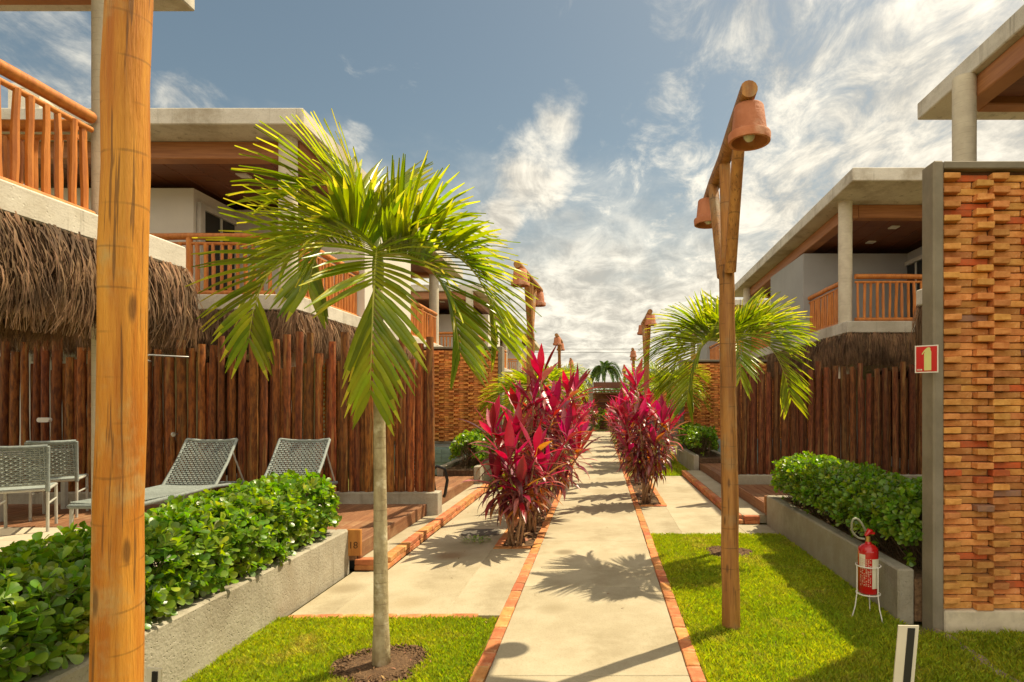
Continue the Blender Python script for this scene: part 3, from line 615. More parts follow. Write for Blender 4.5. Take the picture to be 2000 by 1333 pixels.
def house(s, X0, Y0, Y1, Yr0, Yr1, label, wall, tilt=0, near=True, far=True, indiv=True, depth=5.5, thl=.62, thd=700, Xr=None, lights=True, colx=.33, fe=1.2, shag=1.0, colr=.128):
    root = thing('two_storey_house', label, 'house', (s*(X0+3), (Y0+Y1)/2, 0), 'balconied houses with thatch fringes along the path')
    xb = X0+depth; Xr = Xr or X0-.1; zt = 5.70; T = (Yr0, Yr1)
    box('balcony_slab', s*X0, s*xb, Y0, Y1, 2.88, 3.10, slab_m, root, bevel=.015)
    roofbox(root, 'roof', s, Xr, xb+.2, Yr0, Yr1, 5.47, zt, tilt, slab_m)
    # wooden beams below the roof
    ya, yb = Y0+.52, Y1-fe+.3; zl = 5.21
    tl = lambda y: tilt*(y-Yr0)/(Yr1-Yr0)
    for (nm, a, b, c, d) in (('beam', X0+.20, X0+.44, ya, yb), ('beam', X0+.442, xb, ya, ya+.2), ('beam', X0+.442, xb, yb-.2, yb)):
        roofbox(root, nm, s, a, b, c, d, zl, 5.468, tilt*(d-c)/(Yr1-Yr0), wood_clad).location.z -= 0
    for o in KIDS(root):
        if o.name.split('.')[0] == 'beam':
            # drop each beam to its place under the tilted roof
            yc = min(v.co.y for v in o.data.vertices); o.location.z -= tl(yc)
    nb = 12
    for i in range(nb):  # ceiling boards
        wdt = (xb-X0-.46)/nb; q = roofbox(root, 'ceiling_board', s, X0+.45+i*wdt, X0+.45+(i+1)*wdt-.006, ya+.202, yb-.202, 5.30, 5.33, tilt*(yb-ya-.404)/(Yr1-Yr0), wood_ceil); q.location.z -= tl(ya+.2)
    # columns
    cols = []
    if near: cols.append((X0+colx, Y0+.42))
    if far: cols.append((X0+colx, Y1-fe))
    for (cx_, cy_) in cols:
        m = MB(); m.tube([(0, 0, 3.102+2.37*k/8) for k in range(9)], [colr*(1+.004*(-1)**k) for k in range(9)], 20); link('column', m.mesh('column', M_col), root, (s*cx_, cy_, 0))
        link('column', MB().tube([(0, 0, .1), (0, 0, 2.878)], colr, 20).mesh('column', M_col), root, (s*cx_, cy_, 0))
    # rooms
    ztop = 5.29-tilt; wy0, wy1 = (Y0+2.65 if near else Y0), (Y1-3.9 if far else Y1-.9)
    box('wall', s*(X0+.10), s*xb, wy0, wy1, 3.102, ztop, wall, root, bevel=.006)
    if near:
        box('wall', s*(X0+2.5), s*xb, Y0+1.55, wy0-.002, 3.102, ztop, wall, root)
        fr = MB(); xx = X0+2.5
        f_ = box('glass_door', s*(xx-.012), s*(xx-.03), Y0+1.75, wy0-.05, 3.13, 4.98-tilt, glass_m, root)
        tr = MB(); tr.box(s*(xx-.01), s*(xx-.07), Y0+1.62, Y0+1.74, 3.105, 5.08-tilt).box(s*(xx-.01), s*(xx-.07), Y0+1.742, wy0-.01, 4.99-tilt, 5.08-tilt)
        tr.box(s*(xx-.032), s*(xx-.05), Y0+2.18, Y0+2.23, 3.11, 4.985-tilt); link('door_frame', tr.mesh('door_frame', trim_m, smooth=False), f_, (0, 0, 0))
        railing(root, (s*(X0+.24), Y0+.54), (s*(X0+.24), wy0-.02), indiv=indiv); railing(root, (s*(X0+colx+.13), Y0+.28), (s*(X0+2.9), Y0+.28), indiv=indiv); 
        railing(root, (s*(X0+2.92), Y0+.28), (s*(xb-.05), Y0+.28), indiv=indiv)
    if far:
        box('wall', s*(X0+2.5), s*xb, wy1+.002, Y1-2.6, 3.102, ztop, wall, root)
        railing(root, (s*(X0+.24), wy1+.02), (s*(X0+.24), Y1-fe-.14), indiv=indiv); railing(root, (s*(X0+.46), Y1-fe), (s*(X0+2.9), Y1-fe), indiv=indiv)
        railing(root, (s*(X0+2.92), Y1-fe), (s*(xb-.05), Y1-fe), indiv=indiv)
        f_ = box('glass_door', s*(X0+2.47), s*(X0+2.488), wy1+.06, Y1-2.8, 3.13, 4.98-tilt, glass_m, root)
    if lights:
        for yy in ([Y0+1.25] if near else []) + ([Y0+2.3] if near and s > 0 else []) + ([Y1-1.9] if far else []):
            box('ceiling_lamp', s*(X0+1.45), s*(X0+1.62), yy, yy+.17, 5.275-tl(yy)-.002, 5.298-tl(yy)-.002, lightp, root)
    # ground floor
    box('ground_floor_wall', s*(X0+2.6), s*xb, Y0+1.2, Y1-1.0, 0, 2.878, wall, root)
    g2 = box('glass_door', s*(X0+2.57), s*(X0+2.598), Y0+1.8, Y0+4.2, .26, 2.4, glass_m, root)
    segs = [((s*X0, Y0), (s*X0, Y1), -s, 0)]
    if near or True: segs.append(((s*X0, Y0), (s*xb, Y0), 0, -1))
    segs.append(((s*X0, Y1-.10*shag), (s*xb, Y1-.10*shag), 0, 1))
    thatch(root, segs, 2.875, thl, thd, seed=abs(int(Y0*10))+5, out=.02+.08*shag, shag=shag)
    return root
M_col = M('column_concrete', (.60, .54, .41), (.5, .44, .33), 5, .85, .4, 40, rnd=.03, waves=('Z', 5, .35, 1.0))
house(-1, 4.02, -3.5, 5.73, -3.6, 5.85, 'nearest left house whose balcony and shaggy thatch fill the upper left corner', wall_white, near=False, far=True, thl=.68, thd=2200, shag=.65, Xr=4.02, colx=.22, fe=.66, colr=.108)
house(-1, 4.24, 8.21, 17.4, 8.21, 17.8, 'left house behind the log fence with a white balcony wall', wall_white, tilt=.15, thd=1500, shag=.5)
house(-1, 4.24, 20.2, 29.4, 20.6, 29.7, 'third left house seen past the palm fronds', wall_white, tilt=.3, indiv=False, thd=250)
house(-1, 4.24, 33.0, 41.0, 33.5, 41.3, 'farthest left house beside the far end of the path', wall_white, tilt=.3, indiv=False, thd=150)
house(1, 4.26, -3.0, 7.95, -3.1, 8.1, 'nearest right house rising above the brick wall', wall_grey, near=False, far=True, thd=500, Xr=4.36, colx=.10, fe=.9, shag=.35)
house(1, 4.59, 10.94, 20.1, 10.3, 20.3, 'grey right house with a balcony above the dark log fence', wall_grey, tilt=.27, thd=1500, shag=.3, Xr=4.42, colx=.14)
house(1, 4.59, 23.2, 32.4, 23.6, 32.6, 'farther right house behind the palm', wall_grey, tilt=.27, indiv=False, thd=250, Xr=4.5)
# roof collectors
def collector(x0, x1, y0, y1, z, label, dz=.9):
    root = thing('solar_collector', label, 'solar panel', ((x0+x1)/2, (y0+y1)/2, z), 'slanted solar collectors on the roofs'); m = MB().box(x0, x1, y0, y1, z, z+.08)
    m.V = [(v[0], v[1], v[2]+dz*(1-(v[1]-y0)/(y1-y0))) for v in m.V]; m.build('panel', panel_m, root, smooth=False, bevel=.01)
    m = MB(); m.add([(x1-.03, y0+.02, z-.02), (x1-.03, y1-.02, z-.02), (x1-.03, y0+.02, z+dz-.01), (x0+.03, y0+.02, z-.02), (x0+.03, y1-.02, z-.02), (x0+.03, y0+.02, z+dz-.01)], [(0, 1, 2), (3, 5, 4), (0, 2, 5, 3), (1, 4, 5, 2), (0, 3, 4, 1)]).build('support', slab_m, root, smooth=False)
collector(-9.3, -8.75, 9.2, 11.6, 5.66, 'slanted pale solar collector on the left house roof', .85)
collector(6.2, 6.9, 12.0, 13.5, 5.64, 'slanted pale solar collector on the grey right house roof', .35)
# ------------------------------------------------------------------ lamps
def make_lamp(mat_pole):
    root = link('wooden_lamp_post', None, None, (0, 0, 0))
    r = random.Random(3); k = 14
    link('post', MB().tube([(r.uniform(-.004, .004), r.uniform(-.004, .004), -.1+2.66*i/k) for i in range(k+1)], [.064-.010*i/k+r.uniform(-.001, .001) for i in range(k+1)], 20).mesh('post', mat_pole, ang=1.0), root)
    link('post_head', MB().tube([(0, 0, 2.55), (0, .0, 2.9), (0, .0, 3.27)], [.036, .036, .04], 12).mesh('post_head', mat_pole), root)
    for sg, xx in ((-1, .012), (1, -.012)):
        link('strut', MB().tube([(xx, sg*.075, 2.50), (xx, sg*.25, 2.88), (xx, sg*.43, 3.27)], [.042, .040, .040], 12).mesh('strut', mat_pole), root)
    link('arm', MB().tube([(-.03, -.90, 3.33), (-.015, -.45, 3.32), (0, 0, 3.315), (.01, .45, 3.32), (.02, .86, 3.325)], [.048, .052, .05, .052, .046], 14).mesh('arm', mat_pole), root)
    pot = MB().lathe([(.0, .205), (.078, .205), (.083, .198), (.100, .05), (.117, .048), (.120, .04), (.117, 0), (.108, -.003), (.100, .0), (.096, .04), (.072, .185), (0, .19)], 28).mesh('pot', terra, ang=.7)
    bulb = MB().lathe([(.0, 0), (.018, .004), (.031, .02), (.034, .036), (.028, .055), (.016, .075), (.014, .12), (.0, .125)], 16).mesh('bulb', bulb_m, ang=0)
    for yy, xx in ((-.80, -.01), (.76, .0)):
        p = link('pot', pot, root, (xx+.0, yy, 3.075)); link('bulb', bulb, p, (xx, yy, 3.075+.005)); 
    return root
LG = 'wooden lamp posts with two terracotta pot shades'
l0 = make_lamp(pole_m); l0.location = (-1.202, 1.44, 0); l0.scale = (.86, .86, 1.09); l0.rotation_euler = (0, rad(1.08), 0); props(l0, 'golden wooden lamp post rising close at the left edge beside the planter', 'lamp post', LG)
l1 = make_lamp(lamp_m); l1.location = (.925, 4.15, 0); l1.rotation_euler = (.0, rad(-.8), rad(-1.6)); props(l1, 'brown lamp post with two terracotta pots standing in the right lawn', 'lamp post', LG)
for (x, y_, rz, lb) in ((-.98, 8.3, -2, 'lamp post rising out of the tall left red plants'), (.96, 12.2, 2, 'lamp post behind the front right red plants'), (-1.12, 16.2, 1, 'third lamp post on the left side of the path'), (1.15, 20.3, -3, 'third lamp post on the right side, above the pink leaves'), (-1.2, 24.8, 2, 'farthest lamp post on the left side of the path'), (1.2, 29, -1, 'farthest lamp post on the right side of the path')):
    c = copy_tree(l1); c.location = (x, y_, 0); c.rotation_euler = (0, 0, rad(rz)); props(c, lb, 'lamp post', LG)
# ------------------------------------------------------------------ palms
def frond(root, P, cm_, scale=1.0, n=34, Lf=.50, wid=.020, droop=.55, seed=0, mats=None, vee=.75):
    """P: 4 bezier points (world). one mesh: midrib tube + folded leaflets"""
    r = random.Random(seed); P = [Vector(p) for p in P]
    def bez(t): return P[0]*(1-t)**3+P[1]*3*t*(1-t)**2+P[2]*3*t*t*(1-t)+P[3]*t**3
    def tan(t): return ((P[1]-P[0])*3*(1-t)**2+(P[2]-P[1])*6*t*(1-t)+(P[3]-P[2])*3*t*t).normalized()
    m = MB(); m.tube([bez(i/12) for i in range(13)], [(.013*(1-i/12)+.002)*scale for i in range(13)], 6, 1)
    up0 = Vector((0, 0, 1))
    for i in range(n):
        t = .12+.88*(i/(n-1))**.95; p = bez(min(t, 1)); T = tan(min(t, 1)); S_ = T.cross(up0)
        if S_.length < .35: 
            S_ = S_+Vector((1, 0, 0))*.6
        S_ = (S_-T*S_.dot(T)).normalized(); U = S_.cross(T)
        if U.z < 0 and abs(T.z) < .9: U = -U
        for sg in (-1, 1):
            env = math.sin(math.pi*min(1, .20+.70*t))**.6; le = Lf*scale*env*r.uniform(.88, 1.1)+.05*scale
            fw = .70+1.25*t*t+r.uniform(-.14, .14); d = (S_*sg*1.0+T*fw+U*(vee*(1-.25*t)+r.uniform(-.14, .14))).normalized()
            K = 4; w = wid*scale*r.uniform(.8, 1.15); pts = []; q = p.copy(); dd = d.copy()
            for k in range(K+1):
                pts.append(q.copy()); q = q+dd*(le/K); dd = (dd+Vector((0, 0, -droop*(.20+.26*k)*r.uniform(.6, 1.3)))*.55).normalized()
            V = []; F = []; side = d.cross(U); side = side.normalized() if side.length > .1 else T
            wp = [.35, .95, 1.0, .72, .10]
            for k in range(K+1):
                n_ = side.cross((pts[min(k+1, K)]-pts[max(k-1, 0)]).normalized())
                V += [pts[k]-side*w*wp[k]+n_*w*.35, pts[k], pts[k]+side*w*wp[k]+n_*w*.35]
            for k in range(K):
                F += [(3*k, 3*k+1, 3*k+4, 3*k+3), (3*k+1, 3*k+2, 3*k+5, 3*k+4)]
            b = len(m.V); m.V += [tuple(v) for v in V]; m.F += [tuple(f+b for f in ff) for ff in F]
            tip = 2 if r.random() < .5 else 0
            m.I += [0]*(2*(K-1))+[tip]*2
    o = link('frond', mesh('frond', np.array([tuple(v) for v in m.V])-np.array(root_loc(root)), m.F, mats or [palm_m, rach_m, palm_y], True, m.I, ang=0), root, root_loc(root)); return o
def root_loc(root): return tuple(WL[root.name])
def palm(x, y_, h, r0, label, fr, lean=(0, 0), scale=1.0, Lf=.5, n=34, seed=1, wid=.020, cat='palm', group='young palms beside the path', droop=.55, shaft=.30, aim=False, mats=None):
    root = thing('palm_tree', label, cat, (x, y_, 0), group); r = random.Random(seed)
    k = 16; pts = [(x+lean[0]*(i/k)**1.3, y_+lean[1]*(i/k), -.03+(h+.03)*i/k) for i in range(k+1)]
    rs = [r0*(1.25-.22*min(1, i/2) if i < 2 else 1.03-.42*i/k) for i in range(k+1)]
    link('trunk', MB().tube([Vector(p)-Vector((x, y_, 0)) for p in pts], rs, 14).mesh('trunk', ptrunk, ang=0), root, (x, y_, 0))
    c = Vector(pts[-1]); link('crownshaft', MB().tube([(0, 0, -.02), (0, 0, shaft*.4*scale), (0, 0, shaft*scale)], [r0*.75, r0*.8, r0*.35], 10).mesh('crownshaft', pshaft, ang=0), root, c)
    c = c+Vector((0, 0, shaft*.6*scale))
    for i, f in enumerate(fr):
        if aim: f = [tuple((q[0]+q[1]*x/y_, q[1], q[2]+q[1]*(c.z-1.6)/y_)) for q in f[:3]]+list(f[3:])
        frond(root, [c, c+Vector(f[0])*scale, c+Vector(f[1])*scale, c+Vector(f[2])*scale], None, scale, n=n, Lf=Lf*(f[3] if len(f) > 3 else 1), wid=wid, seed=seed*50+i, droop=droop, mats=mats)
    return root
# near left palm: fronds read off the photograph (offsets in metres from the crown centre: x right, y away, z up)
F0 = [((.0, -.15, .12), (-.02, -.50, .02), (-.04, -.42, -.74), 1.0), ((-.25, -.05, .12), (-.72, -.08, .18), (-.78, -.1, -.50), 1.0), ((-.10, -.15, .20), (-.30, -.35, .28), (-.38, -.42, -.16), .9),
      ((-.06, .05, .34), (-.22, .05, .58), (-.60, .0, .36), 1.05), ((-.12, .1, .22), (-.38, .15, .36), (-.60, .2, -.02), .9), ((-.02, .1, .34), (-.04, .25, .50), (.02, .50, .34), .95),
      ((.10, .05, .18), (.34, .05, .34), (.56, .05, -.04), 1.0), ((.16, -.1, .04), (.42, -.2, .02), (.47, -.25, -.54), .9), ((.30, -.05, .10), (.62, -.08, .12), (.72, -.1, -.46), 1.0)]
palm(-1.33, 3.58, 2.31, .045, 'young palm with bright arching fronds standing in the near left lawn', F0, lean=(-.02, 0), scale=.98, Lf=.46, n=36, seed=3, wid=.0160, droop=.32, aim=True)
def rand_fronds(seed, n=11, up=.30):
    r = random.Random(seed); out = []
    for i in range(n):
        a = 2*math.pi*(i*.382+r.uniform(-.04, .04)); e = r.uniform(.10, .42)*(1.3 if i % 3 == 0 else .8); L1 = r.uniform(.85, 1.05); ca, sa = math.cos(a), math.sin(a)
        out.append(((.15*ca, .15*sa, e*.8), (.55*L1*ca, .55*L1*sa, e*1.15+.12), (.88*L1*ca, .88*L1*sa, e*1.2-.48+r.uniform(-.1, .15)), 1))
    return out
F1 = [((-.12, 0, .22), (-.45, -.1, .40), (-.78, -.12, -.12), 1), ((.14, -.05, .16), (.50, -.12, .24), (.66, -.15, -.55), 1.05), ((.12, .1, .24), (.35, .2, .34), (.6, .25, .02), 1), ((-.1, -.15, .15), (-.35, -.35, .15), (-.42, -.4, -.55), 1),
      ((.02, .1, .3), (.1, .3, .45), (.16, .6, .25), 1), ((.0, -.2, .22), (.1, -.5, .25), (.12, -.65, -.3), .9), ((-.15, .15, .2), (-.4, .4, .3), (-.6, .6, -.1), 1), ((.2, .0, .26), (.44, -.1, .36), (.72, -.1, .1), .9), ((-.2, .05, .12), (-.5, .1, .1), (-.66, .1, -.45), 1)]
palm(1.36, 6.24, 2.02, .05, 'palm with drooping fronds behind the near right lamp post', F1, scale=.98, Lf=.46, n=36, seed=8, wid=.0155, droop=.30, aim=True)
palm(1.75, 15.0, 1.75, .055, 'smaller palm beside the right red plants, left of the far brick wall', rand_fronds(5), scale=1.05, Lf=.45, n=24, seed=11)
palm(-1.45, 12.5, 1.55, .055, 'leaning palm behind the left red plants in front of the brick wall', rand_fronds(9), scale=1.15, Lf=.45, n=24, seed=12)
palm(-1.5, 20.5, 2.0, .06, 'far palm on the left side of the path', rand_fronds(13), scale=1.2, Lf=.42, n=20, seed=13)
palm(1.9, 24.0, 2.0, .06, 'far palm on the right side of the path', rand_fronds(17), scale=1.2, Lf=.42, n=20, seed=14)
coco = [(a_, (b_[0]*.9, b_[1]*.9, b_[2]+.12), (c_[0]*1.05, c_[1]*1.05, c_[2]-.20), d_) for a_, b_, c_, d_ in rand_fronds(23, 17)]
palm(.78, 100, 6.2, .2, 'tall coconut palm far away above the end of the path', coco, scale=3.0, Lf=.30, n=30, seed=15, wid=.030, mats=[tree_m, tree_m, tree_m], droop=.8, group=None, shaft=.2)
# ------------------------------------------------------------------ hedges
def leaf_ob(L_=.072, W_=.046, fold=.18, curl=.12):
    prof = [(0, .12), (.25, .42), (.55, .86), (.8, 1.0), (.94, .72), (1.0, .12)]; V = []; F = []
    for t, w in prof:
        z = -curl*t*t*L_
        V += [(-w*W_/2, t*L_, z+fold*W_*w*.5), (0, t*L_, z), (w*W_/2, t*L_, z+fold*W_*w*.5)]
    for k in range(len(prof)-1): F += [(3*k, 3*k+1, 3*k+4, 3*k+3), (3*k+1, 3*k+2, 3*k+5, 3*k+4)]
    return V, F
def foliage_parts(root, mats4, V, F, mat, n_ind, name='leaf'):
    mats4.sort(key=lambda m: camdist(m) + (0 if m[3][3] == 1 else 9)); me = mesh(name, V, F, mat, ang=0)
    for m in mats4[:n_ind]:
        o = link(name, me, root, (0, 0, 0)); o.matrix_basis = Matrix.Translation(-WL[root.name]) @ m
    rest = mats4[n_ind:]
    if rest:
        A = np.array([[list(r_) for r_ in m] for m in rest]); VV, FF = batch(V, F, A)
        o = link('foliage', mesh('foliage', VV, FF, mat, ang=0), root, (0, 0, 0)); o['kind'] = 'stuff'
def hedge(x0, x1, y0, y1, z0, z1, label, nros, n_ind, size=1.0, seed=1, slope=0):
    r = random.Random(seed); root = thing('hedge', label, 'hedge', ((x0+x1)/2, (y0+y1)/2, z0), 'clipped round leaved hedges in planters')
    ms = []; ctr = Vector(((x0+x1)/2, 0, (z0+z1)/2)); tw = MB()
    for i in range(nros):
        # points near the surface of a rounded, lumpy box
        a = r.uniform(-.55, math.pi+.35) if r.random() < .97 else r.uniform(0, 6.28); yy = r.uniform(y0, y1)
        rx = (x1-x0)/2; rz = (z1-z0)/2; ca, sa = math.cos(a), math.sin(a); q = 3.2; k = (abs(ca)**q+abs(sa)**q)**(-1/q)
        lump = 1+.04*math.sin(yy*5.1+a*2)+.04*math.sin(yy*11+a*5)+r.uniform(-.12, .12); dep = 1-(r.random()**2.2)*.45
        p = Vector((ctr.x+rx*ca*k*lump*dep, yy, z0+(ctr.z+rz*sa*k*lump*dep-z0)*(1-slope*(y1-yy)/(y1-y0)))); nrm_ = Vector((ca*.8, 0, sa*.9+.35))
        e = min(yy-y0, y1-yy)
        if e < .22: nrm_.y = (1 if y1-yy < .22 else -1)*.8; p.x = ctr.x+(p.x-ctr.x)*(.72+.28*(e/.22)**.5); p.z = ctr.z+(p.z-ctr.z)*(.8+.2*(e/.22)**.5)
        nrm_ = (nrm_.normalized()+Vector((r.uniform(-.5, .5), r.uniform(-.5, .5), r.uniform(-.3, .5)))).normalized()
        s1 = nrm_.orthogonal().normalized(); s2 = nrm_.cross(s1); nl = r.randint(4, 7); a0 = r.uniform(0, 6.28)
        for j in range(nl):
            b = a0+j*2.4; op = .45+.7*(j/nl)+r.uniform(-.15, .15); d = nrm_*math.cos(op)+(s1*math.cos(b)+s2*math.sin(b))*math.sin(op)
            sc_ = size*(r.uniform(.5, .8) if r.random() < .35 else r.uniform(.75, 1.12)); pp = p+nrm_*(.03*(1-j/nl)-.02)*size
            ms.append(mat_from(pp, d, nrm_, (sc_*r.uniform(.85, 1.1), sc_, sc_)))
        if i % 3 == 0: tw.tube([p, p-nrm_*.12+Vector((0, 0, -.04)), Vector((ctr.x+(p.x-ctr.x)*.35, p.y+r.uniform(-.05, .05), max(z0-.02, p.z-.3)))], [.002, .003, .004], 4, cap=False)
    for i in range(int((y1-y0)*7)):
        yy = r.uniform(y0+.08, y1-.08); xx = ctr.x+r.uniform(-.7, .7)*(x1-x0)/2; tw.tube([(xx, yy, z0-.12), (xx+r.uniform(-.06, .06), yy+r.uniform(-.06, .06), z0+.22), (xx+r.uniform(-.12, .12), yy+r.uniform(-.1, .1), z1-.1)], [.009, .007, .004], 5)
    link('twigs', tw.mesh('twigs', twig_m, ang=0), root, (0, 0, 0))['kind'] = 'stuff'
    V, F = leaf_ob(); foliage_parts(root, ms, V, F, leaf_h, n_ind)
    # light-blocking inner foliage mass of real leaves
    return root
HG = None
hedge(-3.08, -2.40, 1.0, 5.42, .33, .92, 'long green hedge in the near left planter', 4600, 300, .90, 1, slope=.27)
hedge(2.22, 2.90, 4.30, 7.62, .33, .90, 'long green hedge in the near right planter, partly shaded', 3400, 300, .78, 2)
hedge(-2.75, -2.22, 10.85, 13.7, .36, .95, 'small sunlit hedge below the left brick wall', 900, 0, 1.1, 3)
hedge(2.1, 2.62, 13.05, 15.7, .36, .95, 'small hedge below the right far brick wall', 900, 0, 1.1, 4)
# ------------------------------------------------------------------ cordylines
def cord_leaf(kind):
    L_ = .42; W_ = .084; K = 7; V = []; F = []; prof = [.16, .22, .55, .92, 1.0, .82, .45, .04]
    curv = {0: .05, 1: .6, 2: 1.5}[kind]; y_ = 0; z = 0; a = 0
    for k in range(K+1):
        w = W_*prof[k]/2; fold = .5 if k < 3 else .3
        V += [(-w, y_, z+w*fold), (0, y_, z), (w, y_, z+w*fold)]
        a -= curv/K*(k/K+.4); y_ += L_/K*math.cos(a); z += L_/K*math.sin(a)
    for k in range(K): F += [(3*k, 3*k+1, 3*k+4, 3*k+3), (3*k+1, 3*k+2, 3*k+5, 3*k+4)]
    return V, F
CL = [cord_leaf(k) for k in range(3)]
CM = {(k, j): mesh('leaf', CL[k][0], CL[k][1], cord_mats[j], ang=0) for k in range(3) for j in range(5)}
def cordyline(x, y_, stems, label, n_ind=280, seed=1, sz=1.0):
    r = random.Random(seed); root = thing('cordyline_plant', label, 'red plant', (x, y_, 0), 'red leaved plants lining the path'); ms = []
    for (hx, hy, hz) in stems:
        base = Vector((x+r.uniform(-.10, .10), y_+r.uniform(-.10, .10), -.02)); top = Vector((hx, hy, hz-.30)); mid = base.lerp(top, .5)+Vector((r.uniform(-.04, .04), r.uniform(-.04, .04), .05))
        pts = [base, base.lerp(mid, .5)+Vector((0, 0, .02)), mid, mid.lerp(top, .5), top]
        link('cane', MB().tube([p-Vector((x, y_, 0)) for p in pts], [.015, .013, .012, .011, .010], 7).mesh('cane', cane_m, ang=0), root, (x, y_, 0))
        def at(t):
            u = t*4; i = min(3, int(u)); return pts[i].lerp(pts[i+1], u-i)
        n = int(46*(.62+.38*hz/1.8)); a = r.uniform(0, 6)
        zlow = max(.40, hz-1.1)
        for i in range(n):
            f = i/(n-1)  # 0 top .. 1 low
            zz = top.z+.03-(top.z-zlow)*f**1.1; t = max(0, min(1, (zz+.02)/(top.z+.02))); p = at(t); a += 2.4+r.uniform(-.3, .3)
            up = max(-.30, 1.5-2.15*f**.50+r.uniform(-.2, .2)); 
            d = Vector((math.cos(a)*math.cos(up), math.sin(a)*math.cos(up), math.sin(up)))
            kd = 0 if f < .12 else (1 if f < .34 else 2) if r.random() < .8 else 1
            if f < .12: j = 0 if r.random() < .72 else 1
            elif f < .34: j = r.choice((0, 1, 1, 4, 2, 3))
            elif f < .7: j = r.choice((1, 2, 2, 4, 4, 3, 1, 4))
            else: j = r.choice((2, 3, 4, 2, 3))
            s = sz*r.uniform(.78, 1.12)*(1.08 if f < .2 else .92-.22*f); ms.append((mat_from(p+d*.01, d, Vector((0, 0, 1)) if abs(d.z) < .97 else Vector((-math.cos(a), -math.sin(a), .2)), (s*(1.12 if f < .2 else .80), s, s)), kd, j))
    ms.sort(key=lambda q: camdist(q[0]))
    if n_ind:
        r.shuffle(ms) if len(ms) <= n_ind else None
        for m, kd, j in ms[:n_ind]:
            o = link('leaf', CM[(kd, j)], root, (0, 0, 0)); o.matrix_basis = Matrix.Translation(-WL[root.name]) @ m
    rest = ms[n_ind:]
    if rest:
        VV = []; FF = []; II = []; b = 0
        for m, kd, j in rest:
            V, F = CL[kd]; A = np.array([list(r_) for r_ in m]); P = np.array(V) @ A[:3, :3].T + A[:3, 3]; VV.append(P); FF.append(np.array(F)+b); II += [j]*len(F); b += len(V)
        o = link('foliage', mesh('foliage', np.concatenate(VV), np.concatenate(FF), cord_mats, True, II, ang=0), root, (0, 0, 0)); o['kind'] = 'stuff'
    return root
cordyline(-.93, 6.55, [(-1.22, 6.7, 1.52), (-.98, 6.35, 1.22), (-.72, 6.5, 1.30), (-1.15, 6.5, .98), (-.86, 6.35, .92), (-.62, 6.7, 1.05), (-.95, 6.75, 1.45)], 'front left red plant with bare canes showing at its foot', 300, 1)
cordyline(-.90, 7.25, [(-.72, 7.2, 2.16), (-1.02, 7.3, 1.75), (-.55, 7.15, 1.78), (-.42, 7.4, 1.40), (-.80, 7.1, 1.85), (-1.15, 7.2, 1.25)], 'tallest pink topped red plant on the left', 300, 2)
cordyline(-.88, 8.0, [(-.62, 8.1, 1.72), (-.35, 8.0, 1.55), (-.45, 8.3, 1.95), (-.30, 8.2, 1.15), (-.8, 8.0, 1.6)], 'third red plant of the left row', 240, 3)
cordyline(-.86, 9.0, [(-.38, 9.0, 2.02), (-.5, 9.2, 1.6), (-.3, 8.9, 1.35), (-.75, 9.0, 1.5)], 'red plant with two upright pink leaves in the left row', 180, 4)
cordyline(.72, 9.3, [(.58, 9.3, 2.12), (.98, 9.3, 1.55), (.62, 9.15, 1.55), (1.12, 9.4, 1.45), (.42, 9.3, 1.50), (.85, 9.15, 1.2), (.45, 9.2, 1.1), (.75, 9.4, 1.75)], 'front right red plant with pale canes at its foot', 300, 5)
cordyline(.76, 10.3, [(.55, 10.3, 1.9), (1.25, 10.3, 1.62), (.9, 10.4, 1.7), (.45, 10.2, 1.3)], 'second red plant of the right row', 120, 6)
for i in range(9):
    yy = 10.6+i*1.9; r = random.Random(70+i); h = 1.6-.02*i
    cordyline(-.92, yy, [(-.92+r.uniform(-.3, .42), yy+r.uniform(-.2, .2), h*r.uniform(.7, 1.08)) for _ in range(4)], ['fifth', 'sixth', 'seventh', 'eighth', 'ninth', 'tenth', 'eleventh', 'twelfth', 'thirteenth'][i]+' red plant of the left row counted from the front', 0, 100+i, 1.05)
    yy = 11.8+i*1.9
    cordyline(.80, yy, [(.80+r.uniform(-.42, .3), yy+r.uniform(-.2, .2), h*r.uniform(.7, 1.08)) for _ in range(4)], ['third', 'fourth', 'fifth', 'sixth', 'seventh', 'eighth', 'ninth', 'tenth', 'eleventh'][i]+' red plant of the right row counted from the front', 0, 200+i, 1.05)
cordyline(-.35, 31.8, [(-.5, 31.8, 1.5), (-.2, 31.8, 1.2), (-.4, 31.9, 1.7)], 'red plant closing the far end of the path on the left', 0, 301, 1.05)
cordyline(.75, 31.9, [(.6, 31.9, 1.5), (.9, 31.8, 1.7), (.8, 31.9, 1.1)], 'red plant closing the far end of the path on the right', 0, 302, 1.05)
# small weeds in the concrete
for x, yy, lb in ((-1.42, 6.75, 'small green weed in front of the manhole cover'), (-1.30, 8.55, 'small green weed behind the manhole cover')):
    r = random.Random(int(yy*10)); V, F = leaf_ob(.035, .02); A = []
    for i in range(90): a = r.uniform(0, 6.28); q = .12*r.random()**.6; A.append(mat_from((x+q*math.cos(a)*1.3, yy+q*math.sin(a), .0+r.uniform(0, .03)), (math.cos(a), math.sin(a), r.uniform(.2, 1)), (0, 0, 1)))
    VV, FF = batch(V, F, np.array([[list(r_) for r_ in m] for m in A])); props(link('weed', mesh('weed', VV, FF, leaf_h, ang=0)), lb, 'weed')
